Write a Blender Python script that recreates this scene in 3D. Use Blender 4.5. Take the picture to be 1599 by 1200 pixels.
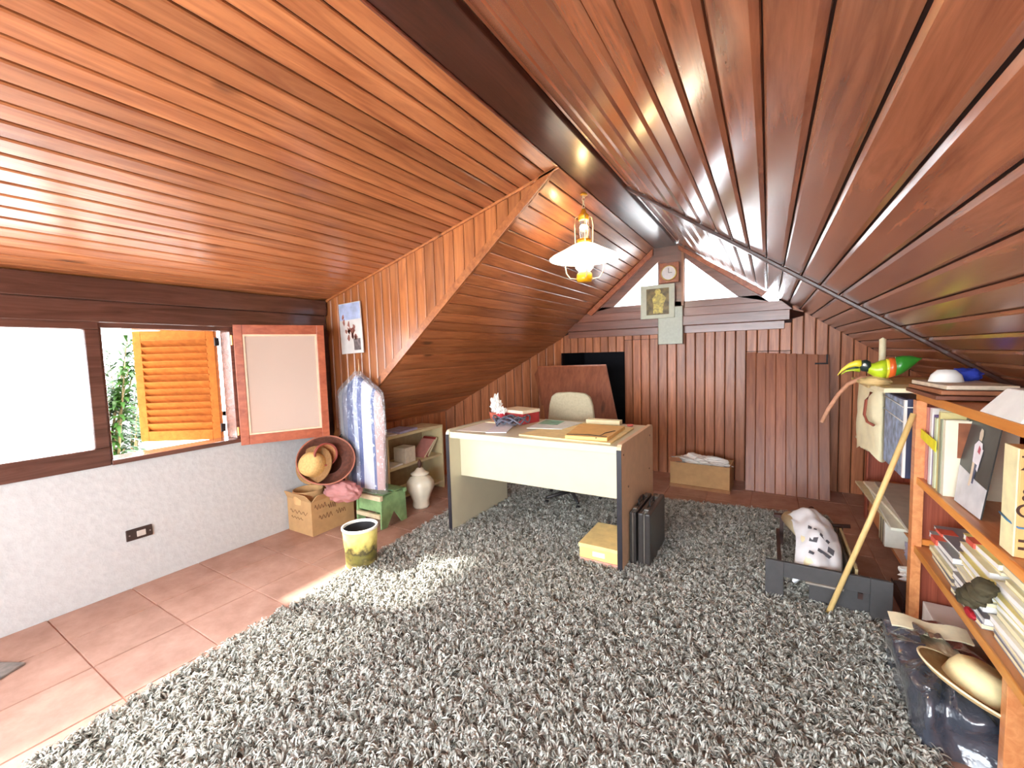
import bpy, math, random
import numpy as np
from mathutils import Vector, Matrix, noise
random.seed(7); rng=np.random.default_rng(7)
for o in list(bpy.data.objects): bpy.data.objects.remove(o)
SC=bpy.context.scene; COL=SC.collection

# ------------------------------------------------------------------ camera, sky, sun, exposure
cam_d=bpy.data.cameras.new('camera'); cam=bpy.data.objects.new('camera',cam_d); COL.objects.link(cam)
R_=Vector((0.8567702,0.51490438,-0.02860593)); U_=Vector((-0.0122617,0.07579455,0.99704806)); F_=Vector((-0.51555259,0.85389031,-0.07125212))
M=Matrix((( R_.x,U_.x,-F_.x,0),(R_.y,U_.y,-F_.y,0),(R_.z,U_.z,-F_.z,1.38),(0,0,0,1))); cam.matrix_world=M
cam_d.sensor_width=36; cam_d.lens=664.34/1599*36; cam_d.clip_start=0.02
SC.camera=cam
w=bpy.data.worlds.new('sky'); SC.world=w; w.use_nodes=True
nt=w.node_tree; bg=nt.nodes['Background']; bg.inputs[0].default_value=(0.86,0.93,1.0,1); bg.inputs[1].default_value=11.0
sun_d=bpy.data.lights.new('sun','SUN'); sun_d.energy=11; sun_d.angle=math.radians(3.0); sun_d.color=(1,0.95,0.86)
sun=bpy.data.objects.new('sun',sun_d); COL.objects.link(sun)
el=math.radians(39); az=math.atan2(.36,1)
sun.rotation_euler=Vector((math.cos(el)*math.cos(az),math.cos(el)*math.sin(az),-math.sin(el))).to_track_quat('-Z','Y').to_euler()
def portal(name,loc,d,sx,sy):
    l=bpy.data.lights.new(name,'AREA'); l.shape='RECTANGLE'; l.size=sx; l.size_y=sy; l.cycles.is_portal=True
    o=bpy.data.objects.new(name,l); COL.objects.link(o); o.location=loc; o.rotation_euler=Vector(d).to_track_quat('-Z','Z').to_euler()
portal('sky_portal',(-3.53,.4,1.22),(1,0,0),2.6,.95)
portal('sky_portal',(-.9,5.05,2.1),(0,-1,0),1.5,.6)
portal('sky_portal',(-1.1,-1.42,1.2),(0,1,0),4.2,1.6)
SC.view_settings.view_transform='Standard'; SC.view_settings.look='None'; SC.view_settings.gamma=1; SC.view_settings.use_curve_mapping=False
SC.view_settings.exposure=.95

# ------------------------------------------------------------------ helpers
def srgb(r,g,b):
    f=lambda c:((c/255+.055)/1.055)**2.4 if c/255>.04045 else c/255/12.92
    return (f(r),f(g),f(b),1)
MATS={}
def base_mat(name):
    m=bpy.data.materials.new(name); m.use_nodes=True; MATS[name]=m
    return m,m.node_tree,m.node_tree.nodes['Principled BSDF']
def N(nt,t,**k):
    n=nt.nodes.new(t)
    for a,b in k.items(): setattr(n,a,b)
    return n
def mat(name,col,rough=.6,metal=0,vary=.12,scale=18,bump=.0,coat=0,trans=0,alpha=1,spec=.5):
    if name in MATS: return MATS[name]
    m,nt,p=base_mat(name); L=nt.links
    tc=N(nt,'ShaderNodeTexCoord'); nz=N(nt,'ShaderNodeTexNoise'); nz.inputs['Scale'].default_value=scale; nz.inputs['Detail'].default_value=5
    L.new(tc.outputs['Object'],nz.inputs['Vector'])
    r=N(nt,'ShaderNodeValToRGB'); c=col
    r.color_ramp.elements[0].position=.3; r.color_ramp.elements[1].position=.7
    r.color_ramp.elements[0].color=tuple(max(0,x*(1-vary)) for x in c[:3])+(1,)
    r.color_ramp.elements[1].color=tuple(min(1,x*(1+vary)) for x in c[:3])+(1,)
    L.new(nz.outputs[0],r.inputs[0]); L.new(r.outputs[0],p.inputs['Base Color'])
    p.inputs['Roughness'].default_value=rough; p.inputs['Metallic'].default_value=metal
    p.inputs['Coat Weight'].default_value=coat; p.inputs['Transmission Weight'].default_value=trans; p.inputs['Alpha'].default_value=alpha
    p.inputs['Specular IOR Level'].default_value=spec
    if bump:
        b=N(nt,'ShaderNodeBump'); b.inputs['Strength'].default_value=bump; b.inputs['Distance'].default_value=.01
        L.new(nz.outputs[0],b.inputs['Height']); L.new(b.outputs[0],p.inputs['Normal'])
    return m
def wood(name,light,dark,rough=.3,coat=.3,sx=16,sy=1.3,knot=True,axis=1,vary=.35,kn=1.0):
    m,nt,p=base_mat(name); L=nt.links
    tc=N(nt,'ShaderNodeTexCoord'); oi=N(nt,'ShaderNodeObjectInfo')
    off=N(nt,'ShaderNodeVectorMath',operation='SCALE'); cmb=N(nt,'ShaderNodeCombineXYZ')
    for i,f in enumerate((37.,91.,13.)):
        mm=N(nt,'ShaderNodeMath',operation='MULTIPLY'); mm.inputs[1].default_value=f; L.new(oi.outputs['Random'],mm.inputs[0]); L.new(mm.outputs[0],cmb.inputs[i])
    add=N(nt,'ShaderNodeVectorMath',operation='ADD'); L.new(tc.outputs['Object'],add.inputs[0]); L.new(cmb.outputs[0],add.inputs[1])
    mp=N(nt,'ShaderNodeMapping'); s=[sx]*3; s[axis]=sy; mp.inputs['Scale'].default_value=s; L.new(add.outputs[0],mp.inputs['Vector'])
    n1=N(nt,'ShaderNodeTexNoise'); n1.inputs['Scale'].default_value=1.6; n1.inputs['Detail'].default_value=8; n1.inputs['Roughness'].default_value=.62; n1.inputs['Distortion'].default_value=.7
    L.new(mp.outputs[0],n1.inputs['Vector'])
    ramp=N(nt,'ShaderNodeValToRGB'); e=ramp.color_ramp.elements; e[0].position=.28; e[0].color=dark; e[1].position=.72; e[1].color=light
    L.new(n1.outputs[0],ramp.inputs[0]); col=ramp.outputs[0]
    # per-board tone
    hs=N(nt,'ShaderNodeHueSaturation'); mr=N(nt,'ShaderNodeMapRange'); mr.inputs['To Min'].default_value=1-vary*.55; mr.inputs['To Max'].default_value=1+vary*.55
    L.new(oi.outputs['Random'],mr.inputs['Value']); L.new(mr.outputs[0],hs.inputs['Value']); L.new(col,hs.inputs['Color']); col=hs.outputs[0]
    if knot:
        mk=N(nt,'ShaderNodeMapping'); s=[7.]*3; s[axis]=2.4; s[2 if axis==1 else (1 if axis==2 else 2)]=.001; mk.inputs['Scale'].default_value=s; L.new(add.outputs[0],mk.inputs['Vector'])
        vo=N(nt,'ShaderNodeTexVoronoi'); vo.inputs['Scale'].default_value=.55; L.new(mk.outputs[0],vo.inputs['Vector'])
        nn=N(nt,'ShaderNodeTexNoise'); nn.inputs['Scale'].default_value=3; L.new(mk.outputs[0],nn.inputs['Vector'])
        ad=N(nt,'ShaderNodeMath',operation='MULTIPLY_ADD'); ad.inputs[1].default_value=.18; L.new(nn.outputs[0],ad.inputs[0]); L.new(vo.outputs['Distance'],ad.inputs[2])
        kr=N(nt,'ShaderNodeValToRGB'); ke=kr.color_ramp.elements; ke[0].position=.115; ke[0].color=(.85*kn,)*3+(1,); ke[1].position=.20; ke[1].color=(0,0,0,1)
        L.new(ad.outputs[0],kr.inputs[0])
        mx=N(nt,'ShaderNodeMixRGB'); L.new(kr.outputs[0],mx.inputs[0]); L.new(col,mx.inputs[1]); mx.inputs[2].default_value=tuple(c*.28 for c in dark[:3])+(1,); col=mx.outputs[0]
    L.new(col,p.inputs['Base Color'])
    p.inputs['Roughness'].default_value=rough; p.inputs['Coat Weight'].default_value=coat; p.inputs['Coat Roughness'].default_value=.18
    b=N(nt,'ShaderNodeBump'); b.inputs['Strength'].default_value=.25; b.inputs['Distance'].default_value=.004
    L.new(n1.outputs[0],b.inputs['Height']); L.new(b.outputs[0],p.inputs['Normal'])
    return m
def emis(name,col,s):
    m,nt,p=base_mat(name); p.inputs['Base Color'].default_value=col; p.inputs['Emission Color'].default_value=col; p.inputs['Emission Strength'].default_value=s; return m

class MB:
    def __init__(s): s.v=[]; s.f=[]
    def add(s,vs,fs):
        n=len(s.v); s.v+= [tuple(v) for v in vs]; s.f+=[tuple(i+n for i in f) for f in fs]; return s
    def box(s,a,b,rz=0,piv=None,M=None):
        x0,y0,z0=a; x1,y1,z1=b
        vs=[Vector(p) for p in ((x0,y0,z0),(x1,y0,z0),(x1,y1,z0),(x0,y1,z0),(x0,y0,z1),(x1,y0,z1),(x1,y1,z1),(x0,y1,z1))]
        if rz:
            pv=Vector(piv) if piv else (Vector(a)+Vector(b))/2; Rm=Matrix.Rotation(rz,3,'Z'); vs=[Rm@(v-pv)+pv for v in vs]
        if M is not None: vs=[M@v for v in vs]
        return s.add(vs,[(3,2,1,0),(4,5,6,7),(0,1,5,4),(1,2,6,5),(2,3,7,6),(3,0,4,7)])
    def hexa(s,bot,top):
        return s.add(list(bot)+list(top),[(3,2,1,0),(4,5,6,7),(0,1,5,4),(1,2,6,5),(2,3,7,6),(3,0,4,7)])
    def prism(s,poly,off):
        n=len(poly); off=Vector(off); a=[Vector(p) for p in poly]; b=[p+off for p in a]
        return s.add(a+b,[tuple(range(n))[::-1],tuple(range(n,2*n))]+[(i,(i+1)%n,n+(i+1)%n,n+i) for i in range(n)])
    def tube(s,pts,r,n=10,cap=True):
        pts=[Vector(p) for p in pts]; rs=r if isinstance(r,(list,tuple)) else [r]*len(pts); base=len(s.v); rings=[]
        up=Vector((0,0,1))
        for i,p in enumerate(pts):
            t=(pts[min(i+1,len(pts)-1)]-pts[max(i-1,0)]).normalized()
            a=t.cross(up) if abs(t.dot(up))<.95 else t.cross(Vector((1,0,0)))
            a.normalize(); b=t.cross(a)
            rings.append([p+(a*math.cos(k*2*math.pi/n)+b*math.sin(k*2*math.pi/n))*rs[i] for k in range(n)])
        vs=[v for r_ in rings for v in r_]; fs=[]
        for i in range(len(pts)-1):
            for k in range(n): fs.append((i*n+k,i*n+(k+1)%n,(i+1)*n+(k+1)%n,(i+1)*n+k))
        if cap: fs+= [tuple(range(n))[::-1],tuple((len(pts)-1)*n+k for k in range(n))]
        return s.add(vs,fs)
    def lathe(s,prof,c=(0,0,0),n=32,M=None,wob=None):
        vs=[];fs=[]
        for j,(r,z) in enumerate(prof):
            for k in range(n):
                a=2*math.pi*k/n; rr=r*(wob(a,z) if wob else 1)
                v=Vector((rr*math.cos(a),rr*math.sin(a),z)); v=(M@v) if M is not None else v
                vs.append(v+Vector(c))
        for j in range(len(prof)-1):
            for k in range(n): fs.append((j*n+k,j*n+(k+1)%n,(j+1)*n+(k+1)%n,(j+1)*n+k))
        return s.add(vs,fs)
    def lathe_open(s,prof,**k):
        s.lathe(prof,**k); return s
    def grid(s,fn,nu,nv):
        vs=[fn(i/nu,j/nv) for j in range(nv+1) for i in range(nu+1)]
        return s.add(vs,[(j*(nu+1)+i,j*(nu+1)+i+1,(j+1)*(nu+1)+i+1,(j+1)*(nu+1)+i) for j in range(nv) for i in range(nu)])
    def blob(s,c,r,seed=0,amp=.25,fr=3,nu=28,nv=18,M=None):
        def fn(u,v):
            a=u*2*math.pi; t=v*math.pi; d=Vector((math.sin(t)*math.cos(a),math.sin(t)*math.sin(a),math.cos(t)))
            k=1+amp*(noise.noise(d*fr+Vector((seed*7.3,seed*3.1,0)))+.5*noise.noise(d*fr*2.7+Vector((seed,9,0))))
            p=Vector((d.x*r[0],d.y*r[1],d.z*r[2]))*k
            if M is not None: p=M@p
            return p+Vector(c)
        return s.grid(fn,nu,nv)
    def mesh(s,name,smooth=False):
        me=bpy.data.meshes.new(name); me.from_pydata([tuple(v) for v in s.v],[],s.f); me.update()
        if smooth:
            me.polygons.foreach_set('use_smooth',[True]*len(me.polygons))
        return me
def obj(name,mb,m,parent=None,label=None,cat=None,group=None,kind=None,bevel=0,smooth=False,solid=0):
    me=mb.mesh(name,smooth) if isinstance(mb,MB) else mb
    if m is not None and not me.materials: me.materials.append(m)
    o=bpy.data.objects.new(name,me); COL.objects.link(o)
    if parent is not None:
        o.parent=parent; o.matrix_parent_inverse=parent.matrix_basis.inverted()
    if solid:
        md=o.modifiers.new('s','SOLIDIFY'); md.thickness=solid; md.offset=0
    if bevel:
        md=o.modifiers.new('b','BEVEL'); md.width=bevel; md.segments=2; md.limit_method='ANGLE'
    for k,v in (('label',label),('category',cat),('group',group),('kind',kind)):
        if v: o[k]=v
    return o
def thing(name,label,cat,loc,group=None):
    o=bpy.data.objects.new(name,None); COL.objects.link(o); o.location=loc; o.empty_display_size=.05
    o['label']=label; o['category']=cat
    if group:o['group']=group
    return o
def frame_M(o,x,y,z):
    x,y,z=Vector(x).normalized(),Vector(y).normalized(),Vector(z).normalized()
    return Matrix(((x.x,y.x,z.x,o[0]),(x.y,y.y,z.y,o[1]),(x.z,y.z,z.z,o[2]),(0,0,0,1)))
def plank_mesh(wd,f0,f1,t=.014,c=.006,gap=.006,deep=.6):
    """board along local y from f0(x) to f1(x), room side +z, chamfered long edges"""
    h=wd/2-gap/2; pr=[(-h,-t),(-h,-c*deep-.001),(-h+c,0),(h-c,0),(h,-c*deep-.001),(h,-t)]
    mb=MB(); vs=[(x,f0(x),z) for x,z in pr]+[(x,f1(x),z) for x,z in pr]; n=6
    mb.add(vs,[tuple(range(n)),tuple(range(n,2*n))[::-1]]+[(i,n+i,n+(i+1)%n,(i+1)%n) for i in range(n)])
    return mb.mesh('plank')
def put_plank(me,m,M,parent,name='plank'):
    if not me.materials: me.materials.append(m)
    o=bpy.data.objects.new(name,me); COL.objects.link(o); o.parent=parent; o.matrix_parent_inverse=parent.matrix_basis.inverted(); o.matrix_basis=M; return o
def rotM(rx=0,ry=0,rz=0):
    from mathutils import Euler
    return Euler((rx,ry,rz)).to_matrix()

# ------------------------------------------------------------------ materials
W_left=wood('varnished_pine_ceiling',srgb(204,134,86),srgb(142,78,44),rough=.34,coat=.4)
W_right=wood('varnished_pine_right',srgb(164,102,70),srgb(110,62,42),rough=.27,coat=.7,vary=.25)
W_wall=wood('varnished_pine_wall',srgb(200,128,84),srgb(138,78,46),rough=.42,coat=.15)
W_cheek=wood('varnished_pine_cheek',srgb(200,128,74),srgb(142,80,42),rough=.38,coat=.3)
W_dark=wood('dark_beam_wood',srgb(76,42,32),srgb(44,22,16),rough=.3,coat=.4,knot=False)
W_frame=wood('dark_window_wood',srgb(112,76,64),srgb(74,46,38),rough=.22,coat=.7,knot=False)
W_trim=wood('trim_wood',srgb(150,84,62),srgb(104,52,38),rough=.3,coat=.4,knot=False)
W_rafter=wood('rafter_wood',srgb(190,110,66),srgb(140,70,40),rough=.35,knot=False)
W_shutter=wood('shutter_wood',srgb(156,88,34),srgb(128,66,22),rough=.85,coat=0,knot=False)
W_shutter.node_tree.nodes['Principled BSDF'].inputs['Specular IOR Level'].default_value=.1
W_sash=wood('sash_wood',srgb(190,106,72),srgb(146,70,46),rough=.35,knot=False)
W_case=wood('bookcase_wood',srgb(226,158,102),srgb(198,122,70),rough=.4,coat=.15,knot=False,sx=22)
W_caseE=wood('bookcase_edge',srgb(240,166,82),srgb(214,130,54),rough=.4,coat=.1,knot=False)
W_ply=wood('ribbed_red_ply',srgb(176,92,66),srgb(128,58,40),rough=.45,coat=.1,knot=False,sx=60,sy=1.0,axis=2)
W_hatch=wood('hatch_wood',srgb(174,106,68),srgb(124,66,40),rough=.48,coat=.08)
W_hatchz=wood('hatch_wood_upright',srgb(150,88,58),srgb(112,60,40),rough=.38,axis=2)
W_trimx=wood('trim_wood_level',srgb(150,96,76),srgb(108,64,50),rough=.28,coat=.5,knot=False,axis=0)
W_rafterz=wood('post_wood',srgb(186,124,84),srgb(140,84,54),rough=.35,knot=False,axis=2)
W_casez=wood('bookcase_wood_upright',srgb(228,156,96),srgb(200,124,68),rough=.4,coat=.15,knot=False,sx=22,axis=2)
backing=mat('dark_backing',srgb(38,16,10),.8)
plaster=mat('white_plaster',srgb(198,199,197),.85,vary=.05,scale=30,bump=.5)
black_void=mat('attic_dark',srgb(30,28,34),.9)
paper=mat('white_paper',srgb(240,238,232),.7,vary=.04)
cream=mat('cream_paper',srgb(238,226,186),.7,vary=.06)
cardb=mat('cardboard',srgb(190,150,102),.8,vary=.08)
black=mat('matt_black',srgb(48,46,46),.5)

# ------------------------------------------------------------------ dimensions
XL=-3.358; HW=1.878; YC=2.40; XR=-.967; WB=.112; ZB=2.483; D=4.90; SL=.8234; KX=-3.20; SR=.72; RX=XR+WB; LX=XR-WB; ZR=2.513; KR=1.30; Y0=-1.30
steep=lambda x: ZB+(x-LX)*SL
SD=(ZB-HW)/(LX-XL); dorm=lambda x: ZB+(x-LX)*SD
right=lambda x: ZR-(x-RX)*SR
def roof(x): return steep(x) if x<LX else (right(x) if x>RX else ZB+.02)

# ------------------------------------------------------------------ floor with tiles
fl=obj('floor',MB().box((XL-.2,Y0-.2,-.12),(KR+.2,D+.3,-.006)),mat('grout',srgb(176,126,108),.9,vary=.1),kind='structure')
tm,tnt,tp=base_mat('terracotta_tile'); 
def tile_mat():
    L=tnt.links; tc=N(tnt,'ShaderNodeTexCoord'); oi=N(tnt,'ShaderNodeObjectInfo'); nz=N(tnt,'ShaderNodeTexNoise'); nz.inputs['Scale'].default_value=5; nz.inputs['Detail'].default_value=9; nz.inputs['Roughness'].default_value=.7
    ad=N(tnt,'ShaderNodeVectorMath',operation='ADD'); L.new(tc.outputs['Object'],ad.inputs[0]); L.new(oi.outputs['Location'],ad.inputs[1]); L.new(ad.outputs[0],nz.inputs['Vector'])
    r=N(tnt,'ShaderNodeValToRGB'); r.color_ramp.elements[0].position=.3; r.color_ramp.elements[0].color=srgb(162,120,102); r.color_ramp.elements[1].position=.72; r.color_ramp.elements[1].color=srgb(198,158,140)
    L.new(nz.outputs[0],r.inputs[0]); hs=N(tnt,'ShaderNodeHueSaturation'); mr=N(tnt,'ShaderNodeMapRange'); mr.inputs['To Min'].default_value=.93; mr.inputs['To Max'].default_value=1.07
    L.new(oi.outputs['Random'],mr.inputs['Value']); L.new(mr.outputs[0],hs.inputs['Value']); L.new(r.outputs[0],hs.inputs['Color']); L.new(hs.outputs[0],tp.inputs['Base Color'])
    tp.inputs['Roughness'].default_value=.55
    b=N(tnt,'ShaderNodeBump'); b.inputs['Strength'].default_value=.2; b.inputs['Distance'].default_value=.004; L.new(nz.outputs[0],b.inputs['Height']); L.new(b.outputs[0],tp.inputs['Normal'])
tile_mat()
ts=.36; tme=MB(); h=ts/2-.0018
tme.add([(-h,-h,-.006),(h,-h,-.006),(h,h,-.006),(-h,h,-.006),(-h+.003,-h+.003,0),(h-.003,-h+.003,0),(h-.003,h-.003,0),(-h+.003,h-.003,0)],[(4,5,6,7),(0,1,5,4),(1,2,6,5),(2,3,7,6),(3,0,4,7)])
tme=tme.mesh('tile'); tme.materials.append(tm)
nx=int((KR-XL)/ts)+1; ny=int((D-Y0)/ts)+1
for i in range(nx):
    for j in range(ny):
        x=XL+ts*(i+.5); y=D-ts*(j+.5)
        if x>KR-.05: continue
        o=bpy.data.objects.new('tile',tme); COL.objects.link(o); o.parent=fl; o.location=(x,y,random.uniform(-.0006,.0006)); o.rotation_euler=(random.uniform(-.001,.001),random.uniform(-.001,.001),0)

# ------------------------------------------------------------------ ceiling: backing slabs + boards
cb=MB()
T=.05; off=-.016
def slab(x0,z0,x1,z1,ya,yb,th=.09):
    d=Vector((x1-x0,0,z1-z0)).normalized(); n=Vector((-d.z,0,d.x)); n=n if n.z>0 else -n
    a=Vector((x0,ya,z0))+n*.016; b=Vector((x1,ya,z1))+n*.016; e=Vector((0,yb-ya,0)); t=n*th
    cb.hexa([a,b,b+e,a+e],[a+t,b+t,b+t+e,a+t+e])
slab(XL-.35,dorm(XL-.35),XR,dorm(XR),Y0-.1,YC+.09)
slab(XL-.35,steep(XL-.35),XR,steep(XR),YC+.03,D+.25)
slab(XR-.02,right(XR-.02),KR+.35,right(KR+.35),Y0-.1,D+.25)
ceil=obj('ceiling',cb,backing,kind='structure')
# dormer boards
def board_run(xa,za,xb,zb,n,ya,yb,m,c=.005,gap=.004,zup=-1):
    Ltot=math.hypot(xb-xa,zb-za); sp=Ltot/n; d=Vector((xb-xa,0,zb-za)).normalized()
    nrm=Vector((d.z,0,-d.x)); nrm=nrm if nrm.z<0 else -nrm
    xd=Vector((0,1,0)).cross(nrm); me=plank_mesh(sp,lambda x:0,lambda x:yb-ya,c=c,gap=gap)
    for k in range(n):
        p=Vector((xa,ya,za))+d*(sp*(k+.5))
        put_plank(me,m,frame_M(p,xd,(0,1,0),nrm),ceil)
board_run(LX,ZB,XL,HW,25,Y0,YC,W_left,c=.006,gap=.009)
board_run(LX,ZB,KX-.02,steep(KX-.02),29,YC,D,W_left,c=.005,gap=.005)
board_run(RX-.065,right(RX-.065),KR-.065,right(KR-.065),24,Y0,D,W_right,c=.012,gap=.007)
# ridge beam
obj('trim_1',MB().box((LX,Y0,ZB-.001),(RX,D,ZB+.16)),W_dark,kind='structure',bevel=.006)
obj('trim_11',MB().tube([(LX-.004,Y0,ZB-.004),(LX-.004,YC,ZB-.004)],.007,8),W_trim,kind='structure')
# batten across the right slope
by=3.02; b0=Vector((RX,by,right(RX))); b1=Vector((KR,by,right(KR))); nn=Vector((-SR,0,-1)).normalized()
obj('trim_2',MB().hexa([b0,b1,b1+Vector((0,.035,0)),b0+Vector((0,.035,0))],[b0+nn*.02,b1+nn*.02,b1+nn*.02+Vector((0,.035,0)),b0+nn*.02+Vector((0,.035,0))]),W_dark,kind='structure',bevel=.004)
# cheek wall of the dormer
ck=obj('wall_dormer_side',MB().prism([(XL-.1,YC+.016,.55),(XL-.1,YC+.016,dorm(XL-.1)+.06),(LX,YC+.016,ZB+.06)],(0,.05,0)),backing,kind='structure')
n=25; sp=(LX-XL)/n
for k in range(n):
    xc=XL+sp*(k+.5); t0=(lambda xc:(lambda x: steep(xc+x)))(xc); t1=(lambda xc:(lambda x: dorm(xc+x)))(xc)
    # local y up, x right, z toward -Y
    put_plank(plank_mesh(sp,t0,t1,c=.008,gap=.005),W_cheek,frame_M((xc,YC,0),(1,0,0),(0,0,1),(0,-1,0)),ck)
def strip(pts,wd,dirn,th,m,name,**k):
    a,b=Vector(pts[0]),Vector(pts[1]); d=(b-a).normalized(); s=d.cross(Vector(dirn)).normalized()*wd; t=Vector(dirn)*th
    return obj(name,MB().hexa([a,b,b+s,a+s],[a+t,b+t,b+s+t,a+s+t]),m,kind='structure',bevel=.002,**k)
strip([(XL,YC-.001,steep(XL)-.0),(LX+.0,YC-.001,ZB)],-.055,(0,-1,0),.014,W_cheek,'trim_3')
strip([(XL,YC-.001,dorm(XL)-.0),(LX,YC-.001,ZB)],.016,(0,-1,0),.014,W_cheek,'trim_4')

# ------------------------------------------------------------------ left wall with windows
wl=MB()
X2=XL-.15
zs0,zs1=.80,1.63
wl.box((X2,Y0-.1,-.1),(XL,YC+.2,zs0-.01))
wl.box((X2,1.64,zs0-.01),(XL,YC+.2,HW+.02)); wl.box((X2,Y0-.1,zs1),(XL,1.64,HW+.02)); wl.box((X2,Y0-.1,zs0-.01),(XL,-.80,zs1))
leftw=obj('wall_left',wl,plaster,kind='structure')
obj('trim_5',MB().box((XL,Y0,1.755),(XL+.055,YC-.015,HW+.005)),W_frame,kind='structure',bevel=.006)
obj('trim_6',MB().box((XL,Y0,1.63),(XL+.03,YC-.015,1.755)),W_frame,kind='structure',bevel=.006)
obj('trim_7',MB().box((XL,YC-.07,.66),(XL+.05,YC-.012,1.63)),W_dark,kind='structure',bevel=.004)
# window 1: fixed pane
w1=MB(); w1.box((XL-.09,-.80,.785),(XL+.02,.90,.895)); w1.box((XL-.09,-.80,1.588),(XL+.02,.90,1.64)); w1.box((XL-.09,.832,.895),(XL+.02,.90,1.588)); w1.box((XL-.09,-.80,.895),(XL+.02,-.73,1.588)); w1.box((XL-.09,-.02,.895),(XL+.02,.05,1.588)) if False else None
win1=obj('window_1',w1,W_frame,kind='structure',bevel=.006)
gm,gnt,gp=base_mat('frosted_glass')
gm.node_tree.nodes.remove(gp); out=gm.node_tree.nodes['Material Output']
tr=N(gnt,'ShaderNodeBsdfTransparent'); tl=N(gnt,'ShaderNodeBsdfTranslucent'); tl.inputs[0].default_value=(.95,.95,.95,1); mx=N(gnt,'ShaderNodeMixShader'); mx.inputs[0].default_value=.45
gnt.links.new(tr.outputs[0],mx.inputs[1]); gnt.links.new(tl.outputs[0],mx.inputs[2])
gl=N(gnt,'ShaderNodeBsdfGlossy'); gl.inputs['Roughness'].default_value=.1; m2=N(gnt,'ShaderNodeMixShader'); m2.inputs[0].default_value=.05
gnt.links.new(mx.outputs[0],m2.inputs[1]); gnt.links.new(gl.outputs[0],m2.inputs[2]); gnt.links.new(m2.outputs[0],out.inputs[0])
obj('glass_pane',MB().box((XL-.04,-.74,.885),(XL-.034,.84,1.6)),gm,win1)
# window 2: open casement
w2=MB(); w2.box((XL-.15,.90,.785),(XL+.03,1.64,.815)); w2.box((XL-.12,.90,1.60),(XL+.0,1.64,1.64)); w2.box((XL-.12,1.60,.815),(XL+.02,1.65,1.60)); w2.box((XL-.12,.90,.815),(XL-.0,.915,1.60))
win2=obj('window_2',w2,W_frame,kind='structure',bevel=.004)
def leaf(name,p0,p1,z0,z1,th,st,m,parent,rail=None):
    p0=Vector((p0[0],p0[1],0)); p1=Vector((p1[0],p1[1],0)); d=(p1-p0); Lw=d.length; d.normalize(); nrm=Vector((-d.y,d.x,0))
    Mx=frame_M((p0.x,p0.y,z0),d,nrm,(0,0,1)); H=z1-z0; rail=rail or st
    f=MB(); f.box((0,-th/2,0),(st,th/2,H),M=Mx); f.box((Lw-st,-th/2,0),(Lw,th/2,H),M=Mx); f.box((st,-th/2,0),(Lw-st,th/2,rail),M=Mx); f.box((st,-th/2,H-rail),(Lw-st,th/2,H),M=Mx)
    return obj(name,f,m,parent,bevel=.003),Mx,Lw,H,rail
sash,Ms,Ls,Hs,_=leaf('sash',(-3.31,1.612),(-3.02,2.14),.765,1.645,.035,.055,W_sash,win2,.07)
dg,dnt,dp=base_mat('reflection_tint_glass'); dp.inputs['Base Color'].default_value=srgb(228,208,192); dp.inputs['Roughness'].default_value=.08; dp.inputs['Coat Weight'].default_value=1; dp.inputs['Coat Roughness'].default_value=.03; dp.inputs['Alpha'].default_value=.6  # pale pinkish base colour stands in for the reflection in the pane
obj('glass_pane',MB().box((.05,-.003,.065),(Ls-.05,.003,Hs-.065),M=Ms),dg,sash)
obj('glazing_bead',MB().box((.055,-.012,.07),(.068,-.003,Hs-.07),M=Ms).box((Ls-.068,-.012,.07),(Ls-.055,-.003,Hs-.07),M=Ms).box((.068,-.012,.07),(Ls-.068,-.003,.083),M=Ms).box((.068,-.012,Hs-.083),(Ls-.068,-.003,Hs-.07),M=Ms),mat('pale_bead',srgb(232,200,168),.5),sash)
obj('hinge',MB().tube([(-3.32,1.605,1.50),(-3.32,1.605,1.57)],.008).tube([(-3.32,1.605,.84),(-3.32,1.605,.90)],.008),mat('brass',srgb(190,150,90),.35,.9),sash)
shut,Mh,Lh,Hh,rl=leaf('shutter',(-3.51,1.585),(-4.0,1.265),.803,1.622,.035,.06,W_shutter,win2,.075)
ns=13; sph=(Hh-2*rl)/ns
for k in range(ns):
    zc=rl+sph*(k+.5); Mk=Mh@Matrix.Translation((Lh/2,0,zc))@Matrix.Rotation(math.radians(56),4,'X')
    obj('slat',MB().box((-(Lh/2-.055),-.037,-.004),(Lh/2-.055,.037,.004),M=Mk),W_shutter,shut,bevel=.002)
obj('hinge',MB().box((-3.52,1.57,1.50),(-3.49,1.60,1.56)).box((-3.52,1.57,.86),(-3.49,1.60,.92)),mat('iron',srgb(50,44,42),.5,.6),shut)

# wall outlet
ou=thing('wall_outlet','dark recessed wall outlet low on the white plaster wall under the window','outlet',(XL,1.0,.33))
obj('cover',MB().box((XL,.935,.295),(XL+.012,1.065,.365)),mat('outlet_brown',srgb(60,44,40),.4),ou,bevel=.004)
obj('socket',MB().box((XL+.012,.985,.312),(XL+.018,1.03,.348)),mat('outlet_pale',srgb(200,190,180),.4),ou,bevel=.004)
for yy in (.95,1.052): obj('screw',MB().tube([(XL+.012,yy,.33),(XL+.016,yy,.33)],.004),mat('steel',srgb(170,170,170),.3,.9),ou)

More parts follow.
